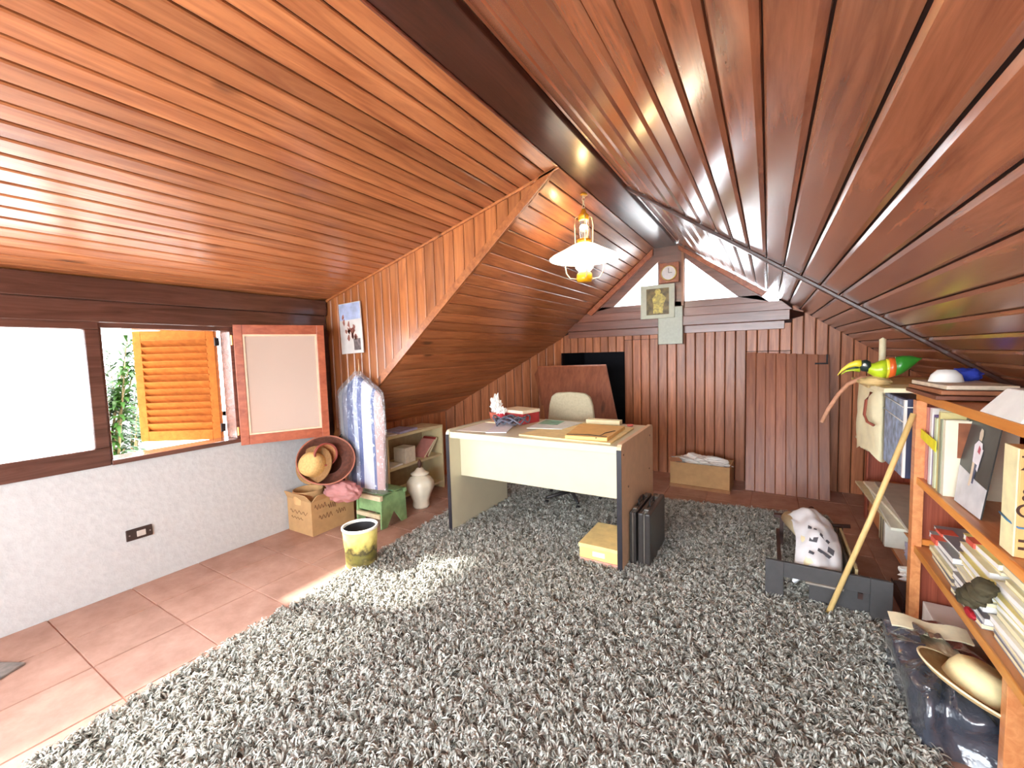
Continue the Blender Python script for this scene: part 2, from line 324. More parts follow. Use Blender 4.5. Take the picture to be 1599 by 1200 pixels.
# knee wall + diagonal wall + back wall in vertical boards
def vwall(name,p0,p1,n,skip=None,m=W_wall,topf=None,zc=0,ztop=None):
    p0=Vector((*p0,0)); p1=Vector((*p1,0)); d=p1-p0; Lw=d.length; d.normalize(); nr=Vector((d.y,-d.x,0))   # room side
    bk=-nr*.016
    top=lambda s: roof((p0+d*s).x)+.03
    q0=p0+bk; q1=p1+bk; e=-nr*.06
    zt=lambda s:(min(top(s),ztop) if ztop else top(s))
    bm=MB()
    segs=[(0,Lw,0,None)] if not skip else [(0,skip[0],0,None),(skip[0],skip[1],0,skip[2]),(skip[0],skip[1],skip[3],None),(skip[1],Lw,0,None)]
    for a,b,z0,z1 in segs:
        mids=[a,b]
        for s_ in range(len(mids)-1):
            A=p0+d*mids[s_]+bk; B=p0+d*mids[s_+1]+bk; za=z1 if z1 else zt(mids[s_]); zb_=z1 if z1 else zt(mids[s_+1])
            bm.prism([(A.x,A.y,z0),(B.x,B.y,z0),(B.x,B.y,zb_),(A.x,A.y,za)],e)
    W=obj(name,bm,backing,kind='structure'); sp=Lw/n
    for k in range(n):
        s=sp*(k+.5); c=p0+d*s; tf=(lambda s:(lambda x: zt(s+x)))(s); Mx=frame_M((c.x,c.y,0),d,(0,0,1),nr)
        if skip and skip[0]-sp*.4<s<skip[1]+sp*.4:
            put_plank(plank_mesh(sp,lambda x:0,lambda x:skip[2],gap=.004),m,Mx,W); put_plank(plank_mesh(sp,lambda x:skip[3],tf,gap=.006),m,Mx,W)
        else: put_plank(plank_mesh(sp,lambda x:0,tf,gap=.006),m,Mx,W)
    return W
vwall('wall_knee',(KX,YC),(KX,3.80),14)
vwall('wall_corner',(KX,3.80),(-2.22,D),14)
BX0=-2.22; BW=KR-BX0; nb=37; spb=BW/nb
wo=.0295; i1=round((-1.40-BX0-wo)/spb)
ZG=1.80
# back wall is split at the ridge so tops follow the roof; boards stop under the gable beam
wb=MB()
opx0=BX0+.02; opx1=BX0+wo+i1*spb
wb.box((BX0-.08,D+.016,0),(opx1,D+.08,.52)); wb.box((BX0-.08,D+.016,.5),(BX0+.0,D+.08,1.5)); wb.box((BX0,D+.016,1.366),(opx1,D+.08,1.47))
wb.box((opx1,D+.016,0),(KR+.1,D+.08,.95)); wb.prism([(opx1,D+.016,.95),(KR+.1,D+.016,.95),(KR+.1,D+.016,right(KR+.1)+.05),(.08,D+.016,right(.08)+.05),(.08,D+.016,ZG),(opx1,D+.016,ZG)],(0,.06,0))
wb.prism([(BX0,D+.016,1.47),(opx1,D+.016,1.47),(opx1,D+.016,ZG),(BX0+.30,D+.016,ZG+.06),(BX0,D+.016,roof(BX0)+.06)],(0,.06,0))
WBk=obj('wall_back',wb,backing,kind='structure')
for k in range(-1,nb):
    xc=BX0+wo+spb*(k+.5); Mx=frame_M((xc,D,0),(1,0,0),(0,0,1),(0,-1,0)); tf=(lambda xc:(lambda x:min(roof(xc+x),1.60 if xc<.22 else 9)))(xc)
    if k<i1:
        put_plank(plank_mesh(spb,lambda x:0,lambda x:.52),W_wall,Mx,WBk); put_plank(plank_mesh(spb,lambda x:1.366,tf),W_wall,Mx,WBk)
    elif -1.40<xc<-1.0 :
        put_plank(plank_mesh(spb,lambda x:0,lambda x:1.495),W_wall,Mx,WBk); put_plank(plank_mesh(spb,lambda x:1.50,tf),W_wall,Mx,WBk)
    elif -.22<xc<.22:
        put_plank(plank_mesh(spb,lambda x:0,lambda x:1.33),W_wall,Mx,WBk); put_plank(plank_mesh(spb,lambda x:1.336,tf),W_wall,Mx,WBk)
    else: put_plank(plank_mesh(spb,lambda x:0,tf),W_wall,Mx,WBk)
# attic space behind the opening
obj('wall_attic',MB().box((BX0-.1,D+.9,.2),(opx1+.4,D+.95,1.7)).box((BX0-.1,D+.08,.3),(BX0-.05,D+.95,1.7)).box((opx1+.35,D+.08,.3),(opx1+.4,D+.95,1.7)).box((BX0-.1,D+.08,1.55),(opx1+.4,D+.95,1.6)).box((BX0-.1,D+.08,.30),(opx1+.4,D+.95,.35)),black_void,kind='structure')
# horizontal trims below the gable window
obj('trim_8',MB().box((BX0+.1,D-.012,1.545),(.13,D+.016,1.625)),W_trimx,kind='structure',bevel=.004)
tb=MB(); tb.prism([(-2.115,D-.075,1.625),(.17,D-.075,1.625),(.17,D-.075,1.725),(-2.0,D-.075,1.725)],(0,.09,0)); obj('trim_9',tb,W_trimx,kind='structure',bevel=.005)
obj('trim_13',MB().prism([(.17,D-.075,1.628),(.28,D-.02,1.66),(.28,D-.02,1.69),(.17,D-.075,1.722)],(0,.09,0)),W_dark,kind='structure')
obj('trim_10',MB().prism([(-1.995,D-.035,1.725),(.20,D-.035,1.725),(.10,D-.035,1.815),(-1.89,D-.035,1.815)],(0,.05,0)),W_trimx,kind='structure',bevel=.004)
# gable window
g=MB(); yg=D-.02; e=(0,.07,0); zt=1.885
g.prism([(-1.90,yg,1.815),(.00,yg,1.815),(-.10,yg,zt),(-1.82,yg,zt)],e)
g.prism([(-1.90,yg,1.815),(-1.545,yg,zt),(-1.045,yg,2.33),(-1.045,yg,2.50),(-1.075,yg,2.49)],e)
g.prism([(.0,yg,1.815),(-.27,yg,zt),(-.768,yg,2.335),(-.768,yg,2.46),(-.80,yg,2.49)],e)
g.prism([(-1.046,yg,1.80),(-.768,yg,1.80),(-.768,yg,2.50),(-1.046,yg,2.50)],e)
win3=obj('window_3',g,W_trimx,kind='structure')
g2=MB().prism([(-1.56,D,1.875),(-1.04,D,1.875),(-1.04,D,2.34)],(0,.006,0)); obj('glass_pane',g2,gm,win3)
obj('glass_pane',MB().prism([(-.775,D,1.875),(-.255,D,1.875),(-.775,D,2.345)],(0,.006,0)),gm,win3)
obj('rafter',MB().prism([(-1.86,D-.06,1.83),(-1.80,D-.06,1.80),(-1.09,D-.06,2.405),(-1.09,D-.06,2.475)],(0,.05,0)).prism([(-.83,D-.06,2.475),(-.83,D-.06,2.43),(-.06,D-.06,1.865),(-.02,D-.06,1.905)],(0,.05,0)),W_rafter,win3,bevel=.004)
obj('post_strip',MB().box((-.80,D-.05,1.80),(-.775,D-.02,2.46)),W_rafterz,win3)
# right knee wall
vwall('wall_right',(KR,D),(KR,Y0),50)
# unseen rear wall; its wide window is added to bring in fill daylight
rw=MB(); rw.box((XL-.1,Y0-.1,-.1),(KR+.1,Y0,.45)); rw.box((XL-.1,Y0-.1,.45),(-2.6,Y0,2.3)); rw.box((.95,Y0-.1,.45),(KR+.1,Y0,1.7)); rw.prism([(-2.6,Y0-.1,1.80),(.2,Y0-.1,1.95),(-.2,Y0-.1,2.7),(-2.6,Y0-.1,2.7)],(0,.1,0))
obj('wall_rear',rw,plaster,kind='structure')
r4=MB(); r4.box((-2.6,Y0-.08,.45),(.95,Y0+.01,.51)); r4.box((-2.6,Y0-.08,1.76),(.95,Y0+.01,1.82))
for xx in (-2.6,-1.44,-.28,.89): r4.box((xx,Y0-.08,.51),(xx+.06,Y0+.01,1.78))
obj('added_rear_window',r4,W_frame,kind='structure')
#@@OUTSIDE
# ------------------------------------------------------------------ outside
gr=obj('outside_terrace',MB().box((-14,-14,-.3),(XL-.16,20,-.1)).box((-14,D+.96,-.3),(8,20,-.1)).box((-14,-14,-.3),(8,Y0-.12,-.1)),mat('pale_concrete',srgb(206,202,196),.8,vary=.05,scale=3),kind='structure')
gr['kind']='structure'
obj('trim_12',MB().box((XL-.32,Y0-.1,.70),(XL-.14,YC,.76)),mat('pale_ledge',srgb(220,216,208),.8),kind='structure',bevel=.01)
leafm=mat('leaf_green',srgb(46,78,18),.5,vary=.35,scale=9); leafm2=mat('leaf_dark',srgb(34,56,20),.5,vary=.3,scale=9)
def bush(name,label,cx,cy,z0,hgt,rad,n,seed,m):
    rs=random.Random(seed); t=thing(name,label,'plant',(cx,cy,z0))
    st=MB(); lf=MB()
    for i in range(7):
        a=rs.uniform(0,6.3); tip=Vector((cx+math.cos(a)*rad*rs.uniform(.2,.8),cy+math.sin(a)*rad*rs.uniform(.2,.8),z0+hgt*rs.uniform(.6,1)))
        b=Vector((cx,cy,z0)); mid=(b+tip)/2+Vector((rs.uniform(-.05,.05),rs.uniform(-.05,.05),.08)); st.tube([b,mid,tip],[.014,.01,.004],6)
        for j in range(n//7):
            f=rs.uniform(.15,1); p=b.lerp(mid,f*2) if f<.5 else mid.lerp(tip,f*2-1)
            az=rs.uniform(0,6.3); l=rs.uniform(.12,.26); wd=.018; dr=Vector((math.cos(az),math.sin(az),rs.uniform(-.1,.9))).normalized(); sd=dr.cross(Vector((0,0,1))).normalized()*wd; sag=Vector((0,0,-l*.35))
            lf.add([p,p+dr*l*.45+sd,p+dr*l+sag,p+dr*l*.45-sd],[(0,1,2,3)])
    obj('stem',st,mat('stem_brown',srgb(120,100,60),.7),t,smooth=True); o=obj('foliage',lf,m,t,kind='stuff')
bush('garden_shrub','pale green strap-leaved shrub outside the open window beside the louvred shutter',-4.75,1.24,-.1,1.72,.48,1100,3,leafm)
bush('garden_shrub','darker green shrub growing behind the pale strap-leaved shrub outside the window',-6.1,1.80,-.1,1.75,.5,900,5,leafm2)

# ------------------------------------------------------------------ rug
A,B,C2,D2=[Vector(p) for p in ((-2.17,.30,0),(-2.46,3.72,0),(.42,4.08,0),(.56,.12,0))]
def rugp(u,v): return A.lerp(D2,u).lerp(B.lerp(C2,u),v)
rm=MB(); 
def rugtop(u,v):
    p=rugp(u,v); return p+Vector((.012*noise.noise(Vector((0,v*12,1))) ,.012*noise.noise(Vector((u*12,0,5))),.010))
rm.grid(rugtop,30,30)
rug=obj('shag_rug',rm,mat('rug_backing',srgb(150,144,136),.95),None,'large grey shaggy rug covering the middle of the tiled floor','rug',solid=.008)
def tufts(n):
    u=rng.random(n); v=rng.random(n); 
    # denser towards the camera end
    v=v**1.15
    a=np.array(A);b=np.array(B);c=np.array(C2);d=np.array(D2)
    base=(a[None]*(1-u)[:,None]+d[None]*u[:,None])*(1-v)[:,None]+(b[None]*(1-u)[:,None]+c[None]*u[:,None])*v[:,None]
    # clump the strands: snap partly toward clump centres
    cell=.024; ij=np.floor(base[:,:2]/cell).astype(int); hsh=(ij[:,0]*73856093 ^ ij[:,1]*19349663)%100003
    h1=np.modf(np.sin(hsh*12.9898)*43758.5453)[0]; h2=np.modf(np.sin(hsh*78.233)*12543.123)[0]; h3=np.modf(np.sin(hsh*39.3461)*23421.631)[0]
    cen=(ij+.5)*cell+np.stack([h1,h2],1)*cell*.35
    base[:,:2]=base[:,:2]*.55+cen*.45
    ang=h3*np.pi*1.0+rng.normal(0,.55,n)+1.0*np.sin(base[:,0]*3)+.8*np.cos(base[:,1]*2.3)
    L=rng.uniform(.024,.046,n); Hh_=rng.uniform(.010,.034,n); wd=rng.uniform(.0020,.0036,n)
    dx=np.cos(ang);dy=np.sin(ang); curl=rng.normal(0,.5,n)
    K=4; V=np.zeros((n,2*(K+1),3))
    for k in range(K+1):
        t=k/K; al=ang+curl*t; px=base[:,0]+np.cos(al)*L*t; py=base[:,1]+np.sin(al)*L*t
        pz=.010+Hh_*np.sin(np.pi*(.12+.75*t))
        ww=wd*(1-.55*t*t); tw=curl*2*t+rng.normal(0,.2,n)
        sx=-np.sin(al)*ww*np.cos(tw); sy=np.cos(al)*ww*np.cos(tw); sz=ww*np.sin(tw)
        V[:,2*k]=np.stack([px-sx,py-sy,pz-sz],1); V[:,2*k+1]=np.stack([px+sx,py+sy,pz+sz],1)
    q=np.array([[2*k,2*k+2,2*k+3,2*k+1] for k in range(K)]); Fc=(q[None]+ (np.arange(n)*2*(K+1))[:,None,None]).reshape(-1,4)
    shade=np.clip(.62+.26*h1+rng.normal(0,.17,n),0,1)
    me=bpy.data.meshes.new('pile'); nv=n*2*(K+1); me.vertices.add(nv); me.vertices.foreach_set('co',V.reshape(-1).astype(np.float32))
    me.loops.add(Fc.size); me.loops.foreach_set('vertex_index',Fc.reshape(-1).astype(np.int32)); me.polygons.add(len(Fc))
    me.polygons.foreach_set('loop_start',(np.arange(len(Fc))*4).astype(np.int32)); me.polygons.foreach_set('loop_total',np.full(len(Fc),4,np.int32))
    me.polygons.foreach_set('use_smooth',np.ones(len(Fc),bool)); me.update()
    at=me.attributes.new('shade','FLOAT','POINT'); at.data.foreach_set('value',np.repeat(shade,2*(K+1)).astype(np.float32))
    return me
pm,pnt,pp=base_mat('rug_yarn'); at=N(pnt,'ShaderNodeAttribute'); at.attribute_name='shade'; rr=N(pnt,'ShaderNodeValToRGB'); 
rr.color_ramp.elements[0].position=.2; rr.color_ramp.elements[0].color=srgb(106,103,92); rr.color_ramp.elements[1].position=.85; rr.color_ramp.elements[1].color=srgb(206,207,198)
pnt.links.new(at.outputs['Fac'],rr.inputs[0]); pnt.links.new(rr.outputs[0],pp.inputs['Base Color']); pp.inputs['Roughness'].default_value=.75
obj('pile',tufts(200000),pm,rug,kind='stuff')
# ------------------------------------------------------------------ desk
white_lam=mat('cream_laminate',srgb(214,206,176),.35,vary=.03,scale=8,coat=.2); shaded_lam=mat('shaded_tan_laminate',srgb(222,186,150),.5,vary=.06); edge_blk=mat('black_edging',srgb(40,38,44),.4)
dk=thing('desk','cream laminate office desk standing on the shaggy rug','desk',(-1.425,2.9,0))
def side(x0,x1,nm,m):
    y0,y1,zt=2.487,3.30,.815; r=.035; pts=[(x0,y0,0),(x0,y1,0),(x0,y1,zt-r)]+[(x0,y1-r+r*math.cos(a),zt-r+r*math.sin(a)) for a in (.5,1.05,1.57)]+[(x0,y0+r-r*math.cos(a),zt-r+r*math.sin(a)) for a in (1.57,1.05,.5)]+[(x0,y0,zt-r)]
    p=obj(nm,MB().prism(pts,(x1-x0,0,0)),m,dk)
    obj('edge_band',MB().box((x0-.001,y0-.004,0),(x1+.001,y0,zt-r)),edge_blk,p,label='black edge strip')
    return p
sl=side(-2.105,-2.077,'side_panel',white_lam); sr=side(-.778,-.750,'side_panel',shaded_lam)  # right panel: tan-brown shading is put into the laminate colour
for y_,z_ in ((2.53,.745),(3.2,.745),(2.63,.52),(3.18,.5)): obj('screw',MB().tube([(-.752,y_,z_),(-.747,y_,z_)],.007,8),mat('screw_brown',srgb(120,80,50),.4),sr)
obj('desk_top',MB().box((-2.077,2.495,.752),(-.778,3.30,.80)),white_lam,dk,bevel=.004)
obj('modesty_panel',MB().box((-2.077,2.62,.43),(-.778,2.638,.752)),white_lam,dk,bevel=.002)
T=.801
def sheet(name,pts,th,m,label=None,cat=None,parent=None,group=None,z=T,bevel=0):
    return obj(name,MB().prism([(x,y,z) for x,y in pts],(0,0,th)),m,parent,label,cat,group,bevel=bevel)
sheet('paper_sheet',[(-2.05,2.55),(-1.80,2.58),(-1.86,2.92),(-2.06,2.93)],.002,paper,'white paper sheets at the left front corner of the desk','paper')
sheet('notepad',[(-2.06,2.95),(-1.92,2.96),(-1.95,3.12),(-2.06,3.11)],.008,cream,'cream notepad at the left rear of the desk beside the red bowl','notepad')
sheet('booklet',[(-1.77,2.54),(-1.63,2.60),(-1.77,2.98),(-1.90,2.90)],.007,mat('pale_lilac_paper',srgb(232,230,240),.6),'thin white booklet in front of the grey cable tangle on the desk','booklet',z=T+.003)
cbm=MB(); rs=random.Random(4); 
for k in range(7):
    cx,cy=-1.77+rs.uniform(-.05,.07),2.90+rs.uniform(-.06,.04); pts=[]
    for i in range(25):
        a=i/24*math.pi*1.9+k; pts.append((cx+math.cos(a)*(.085+.02*math.sin(k*2+a)),cy+math.sin(a)*(.075+.02*math.cos(k+a*1.3)),T+.012+.05*abs(math.sin(a*1.5+k))+k*.004))
    cbm.tube(pts,.0065,6)
obj('cable_tangle',cbm,mat('grey_cable',srgb(96,98,112),.4),None,'tangled dark grey cable heaped on the desk','cable',smooth=True)
desk_pad=sheet('folder',[(-1.50,2.56),(-.83,2.53),(-.84,3.10),(-1.42,3.20)],.010,mat('cream_folder',srgb(240,218,160),.6),'large cream folder lying flat under the print and the tan folder on the desk','folder')
pr=sheet('print_sheet',[(-1.56,2.78),(-1.30,2.84),(-1.26,3.16),(-1.62,3.22)],.004,mat('print_white',srgb(230,238,238),.4),'white glossy print with a green picture on the desk','print',z=T+.011)
gm2=mat('print_green',srgb(130,196,176),.4,vary=.5,scale=14); sheet('picture',[(-1.57,2.98),(-1.40,2.98),(-1.42,3.17),(-1.60,3.19)],.0006,gm2,parent=pr,z=T+.0151)
tf=sheet('document_wallet',[(-1.14,2.54),(-.86,2.56),(-.88,3.02),(-1.22,3.00)],.024,mat('tan_wallet',srgb(236,190,116),.55,vary=.06),'tan document wallet with a dark elastic cord on the right of the desk','wallet',z=T+.011,bevel=.004)
obj('elastic',MB().tube([(-1.14,2.57,T+.036),(-1.0,2.60,T+.037),(-.87,2.585,T+.036)],.003,6).tube([(-.93,2.545,T+.03),(-.92,2.70,T+.037),(-.885,2.80,T+.036)],.003,6),black,tf)
obj('toggle',MB().blob((-1.14,2.555,T+.026),(.008,.008,.008),1,.1),black,tf,smooth=True)
# red box with cream lid
rb=thing('storage_box','red box with a cream lid at the rear of the desk','box',(-1.82,3.12,T))
red=mat('red_card',srgb(186,60,62),.5,vary=.08)
Mr=Matrix.Translation((-1.80,3.10,T))@Matrix.Rotation(math.radians(-14),4,'Z')
obj('body',MB().box((-.13,-.10,0),(.13,.10,.085),M=Mr),red,rb,bevel=.004); obj('lid',MB().box((-.134,-.104,.085),(.134,.104,.112),M=Mr),mat('cream_lid',srgb(244,226,196),.5),rb,bevel=.004)
bw=thing('bowl','reddish bowl of crumpled white tissue at the left rear of the desk','bowl',(-2.02,2.98,T))
ob=obj('bowl_body',MB().lathe([(.03,0),(.055,.02),(.065,.075),(.06,.075),(.05,.025),(.0,.018)],(-2.0,3.04,T+.01),24),mat('red_pot',srgb(196,104,84),.45),bw,smooth=True)
obj('tissue',MB().blob((-2.0,3.04,T+.13),(.045,.04,.085),3,.7,2.6),paper,bw)
c2=thing('cup','small bright red cup with a white rag flower beside the red box','cup',(-1.93,3.05,T))
obj('cup_body',MB().lathe([(.024,0),(.032,.05),(.035,.085),(.031,.085),(.02,.01),(0,.01)],(-1.91,2.98,T),20),mat('bright_red',srgb(206,40,60),.4),c2,smooth=True)
obj('rag_flower',MB().blob((-1.91,2.98,T+.105),(.04,.035,.03),5,.6,3),paper,c2)
obj('pin_tray',MB().lathe([(.0,0),(.022,0),(.026,.012),(.022,.012),(.018,.004),(0,.004)],(-.90,3.22,T),16),mat('pink_tray',srgb(214,110,100),.4),None,'tiny pinkish tray near the right rear corner of the desk','tray',smooth=True)
sheet('envelope_stack',[(-1.25,3.20),(-.98,3.22),(-.98,3.29),(-1.26,3.28)],.035,cream,'cream stack of envelopes along the rear edge of the desk','envelopes',bevel=.003)

# ------------------------------------------------------------------ office chair behind the desk
ch=thing('office_chair','beige upholstered chair tucked behind the desk','chair',(-1.54,3.62,0))
fab=mat('beige_fabric',srgb(186,176,148),.9,vary=.08,scale=60,bump=.3)
def back(u,v):
    x=(u-.5)*2; z=v; wdt=.235-.05*max(0,z-.55)**1.2*2; return None
pts=[]
outl=[(-.235,.0),(-.235,.08),(-.215,.26),(-.19,.34),(-.14,.375),(0,.385),(.14,.375),(.19,.34),(.215,.26),(.235,.08),(.235,0)]
obj('backrest',MB().prism([(-1.555+x,3.56+.10*(x*x)*4+z*.06,.63+z) for x,z in outl],(0,.05,0)),fab,ch,bevel=.015,smooth=False)
obj('seat',MB().box((-1.79,3.36,.42),(-1.31,3.80-.22+.2,.49)),fab,ch,bevel=.03)
obj('back_support',MB().tube([(-1.55,3.60,.40),(-1.55,3.70,.48),(-1.55,3.65,.80)],.02,8),black,ch,smooth=True)
obj('gas_stem',MB().tube([(-1.55,3.58,.08),(-1.55,3.58,.42)],.028,10),black,ch,smooth=True)
for k in range(5):
    a=k*2*math.pi/5+.3; e=Vector((-1.55+.26*math.cos(a),3.58+.26*math.sin(a),.07)); l=obj('leg',MB().tube([(-1.55,3.58,.10),e],[.022,.014],8),black,ch,smooth=True)
    obj('castor',MB().tube([e+Vector((-.012,0,-.045)),e+Vector((.012,0,-.045))],.024,12),black,l,smooth=True)

# ------------------------------------------------------------------ hatch board leaning behind the desk, panel leaning on the back wall
TL=Vector((-2.323,4.45,1.2176));TR=Vector((-1.492,4.45,1.231));BR=Vector((-1.13,4.11,0));BL=Vector((-1.965,4.11,0))
hb=thing('hatch_board','plain brown hatch board leaning behind the chair in front of the dark wall opening','board',(-1.55,4.11,0))
nrm=(TR-TL).cross(TL-BL).normalized(); nrm=nrm if nrm.y<0 else -nrm
obj('board',MB().hexa([BL,BR,TR,TL],[BL+nrm*.02,BR+nrm*.02,TR+nrm*.02,TL+nrm*.02]),W_hatchz,hb,bevel=.003)
hk=TL+(TR-TL)*-.02
obj('top_edge',MB().hexa([TL,TR,TR+Vector((0,0,-.02)),TL+Vector((0,0,-.02))],[TL+nrm*.024,TR+nrm*.024,TR+nrm*.024+Vector((0,0,-.02)),TL+nrm*.024+Vector((0,0,-.02))]),W_rafter,hb)
a=TL+Vector((0,-.0,-.02)); obj('side_cleat',MB().hexa([a+Vector((-.05,.03,-.07)),a+Vector((0,.03,0)),a+Vector((.14,-.09,-.42)),a+Vector((.10,-.09,-.42))],[a+Vector((-.05,.0,-.07)),a+Vector((0,.0,0)),a+Vector((.14,-.12,-.42)),a+Vector((.10,-.12,-.42))]),W_hatchz,hb)
pl=thing('leaning_panel','tall dark panel of vertical boards leaning against the back wall beside the bookcases','panel',(.14,4.6,0))
P0=Vector((-.18,4.607,0));P1=Vector((.486,4.578,0));Q0=Vector((-.209,4.862,1.325));Q1=Vector((.462,4.862,1.284))
ux=(P1-P0).normalized(); uy=((Q0+Q1)/2-(P0+P1)/2); H_=uy.length; uy.normalize(); un=ux.cross(uy); Lp=(P1-P0).length; spp=Lp/8
for k in range(8):
    me=plank_mesh(spp,lambda x:0,(lambda k:(lambda x:H_+.02-.04*(k+.5)/8))(k),t=.018,c=.004,gap=.002)
    put_plank(me,W_hatch,frame_M(P0+ux*spp*(k+.5),ux,uy,un),pl)
obj('bolt',MB().box((.37,4.825,1.20),(.47,4.840,1.215)).box((.455,4.83,1.19),(.468,4.845,1.29)),mat('iron_black',srgb(34,26,26),.5,.6),pl)

# ------------------------------------------------------------------ back wall: box, pictures, clock
bb=thing('cardboard_box','tan cardboard box heaped with white paper on the floor against the back wall','box',(-.56,4.56,0))
def openbox(name,x0,y0,x1,y1,h,m,parent,t=.006,rz=0):
    b=MB(); pv=((x0+x1)/2,(y0+y1)/2,0)
    for a,c in (((x0,y0,0),(x1,y0+t,h)),((x0,y1-t,0),(x1,y1,h)),((x0,y0+t,0),(x0+t,y1-t,h)),((x1-t,y0+t,0),(x1,y1-t,h)),((x0+t,y0+t,0),(x1-t,y1-t,t))): b.box(a,c,rz=rz,piv=pv)
    return obj(name,b,m,parent)
openbox('box_body',-.83,4.42,-.29,4.74,.25,cardb,bb,rz=math.radians(-3))
obj('box_base_strip',MB().box((-.835,4.405,0),(-.285,4.425,.03),rz=math.radians(-3),piv=(-.56,4.56,0)),mat('cardboard_dark',srgb(160,112,74),.8),bb)
obj('packing_paper',MB().blob((-.56,4.58,.235),(.24,.13,.07),11,.55,2.2,40,24),paper,bb)
obj('box_flap',MB().prism([(-.83,4.43,.25),(-.72,4.43,.26),(-.74,4.36,.31),(-.84,4.37,.30)],(0,.004,.004)),mat('flap_red',srgb(214,150,110),.8),bb)
pic=thing('framed_picture','pale-framed picture of a golden robed figure hanging on the gable post','picture',(-1.03,4.85,1.70))
yf=4.80
def rect(x0,x1,z0,z1,y0,y1): return MB().box((x0,y0,z0),(x1,y1,z1))
obj('mount',rect(-1.215,-.86,1.715,2.075,yf,yf+.02),mat('pale_green_frame',srgb(214,220,200),.5,vary=.08),pic,bevel=.004)
obj('picture_area',rect(-1.15,-.915,1.755,2.035,yf-.003,yf),mat('picture_dark_gold',srgb(120,104,60),.4,vary=.6,scale=20),pic)
fg=MB(); 
fg.prism([(-1.08,yf-.004,1.77),(-.98,yf-.004,1.77),(-.97,yf-.004,1.86),(-.945,yf-.004,1.93),(-.985,yf-.004,1.975),(-1.01,yf-.004,1.98),(-1.05,yf-.004,1.975),(-1.09,yf-.004,1.93),(-1.075,yf-.004,1.86)],(0,.002,0))
fg.prism([(-1.03+.032*math.cos(i*math.pi/6),yf-.004,2.0+.03*math.sin(i*math.pi/6)) for i in range(12)],(0,.002,0))
obj('figure',fg,mat('golden_figure',srgb(226,204,112),.4,vary=.45,scale=38),pic)
p2=thing('wall_chart','pale grey-green framed sheet hanging below the golden figure picture','picture',(-.91,4.86,1.43))
obj('sheet_body',rect(-1.03,-.785,1.435,1.83,4.82,4.838),mat('pale_sheet',srgb(206,214,200),.5,vary=.06,scale=40),p2,bevel=.003)
obj('frame_edge',rect(-1.037,-1.03,1.43,1.835,4.818,4.84).box((-.785,4.818,1.43),(-.778,4.84,1.835)).box((-1.03,4.818,1.43),(-.785,4.84,1.436)).box((-1.03,4.818,1.829),(-.785,4.84,1.835)),mat('chart_frame',srgb(120,104,84),.5),p2)
ck2=thing('wall_clock','round white wall clock on an amber board at the top of the gable post','clock',(-.92,4.86,2.19))
obj('clock_board',rect(-1.02,-.82,2.09,2.30,4.83,4.85),W_rafter,ck2,bevel=.003)
Mc=Matrix.Rotation(math.radians(90),4,'X')
obj('clock_case',MB().lathe([(0,0),(.078,0),(.082,.012),(.074,.026),(.07,.022)],(-.92,4.83,2.19),36,M=Mc),mat('brass_case',srgb(220,190,110),.3,.5),ck2,smooth=True)
obj('clock_face',MB().lathe([(0,0),(.07,0),(.07,.02),(0,.02)],(-.92,4.828,2.19),36,M=Mc),mat('clock_white',srgb(246,248,255),.3),ck2)
obj('clock_hand',MB().box((-.922,4.804,2.19),(-.918,4.807,2.24)),black,ck2); obj('clock_hand',MB().box((-.92,4.804,2.188),(-.885,4.807,2.192)),black,ck2)

# ------------------------------------------------------------------ hanging lantern lamp
lp=thing('hanging_lamp','lit lantern-style hanging lamp with a wide white shade under the roof slope','lamp',(-1.105,2.85,2.45))
lx,ly=-1.105,2.85; amber=mat('amber_brass',srgb(222,160,40),.35,.3); wire=mat('pale_wire',srgb(232,224,190),.35,.4)
for k in range(5):
    zc=2.455-k*.026; pts=[]
    for i in range(13):
        a=i/12*2*math.pi; dx=math.cos(a)*.009; pts.append((lx+(dx if k%2 else 0),ly+(0 if k%2 else dx),zc+math.sin(a)*.017))
    obj('chain_link',MB().tube(pts,.0028,6),wire,lp,smooth=True)
obj('ceiling_hook',MB().lathe([(0,0),(.03,0),(.026,.012),(0,.02)],(lx,ly,2.45),16),amber,lp,smooth=True)
obj('top_cap',MB().lathe([(0,0),(.036,0),(.036,.035),(.022,.045),(.012,.075),(0,.08)],(lx,ly,2.285),24),amber,lp,smooth=True)
obj('chimney',MB().lathe([(.032,0),(.040,.07),(.03,.14)],(lx,ly,2.150),24),mat('clear_glass',(1,1,1,1),.05,trans=1,vary=0),lp,smooth=True)
obj('gallery',MB().lathe([(.034,0),(.046,.0),(.05,.03),(.034,.035)],(lx,ly,2.122),24),amber,lp,smooth=True)
shade_m,sn,spb_=base_mat('white_opal_shade'); spb_.inputs['Base Color'].default_value=(.95,.94,.9,1); spb_.inputs['Roughness'].default_value=.3; spb_.inputs['Transmission Weight'].default_value=.0
spb_.inputs['Emission Color'].default_value=(1,.93,.78,1); spb_.inputs['Emission Strength'].default_value=1.6
obj('shade',MB().lathe([(.050,.112),(.085,.098),(.15,.062),(.225,.024),(.242,.010),(.240,.005),(.22,.016),(.148,.054),(.083,.088),(.048,.102),(.050,.112)],(lx,ly,2.015),48),shade_m,lp,smooth=True)
obj('globe',MB().lathe([(.03,0),(.06,.03),(.068,.07),(.055,.12),(.035,.15)],(lx,ly,1.93),28),emis('lamp_glow',(1,.9,.7,1),9),lp,smooth=True)
obj('burner_cup',MB().lathe([(0,0),(.05,0),(.056,.02),(.052,.055),(.03,.075)],(lx,ly,1.865),28),mat('amber_plastic',srgb(236,176,20),.3,coat=.5),lp,smooth=True)
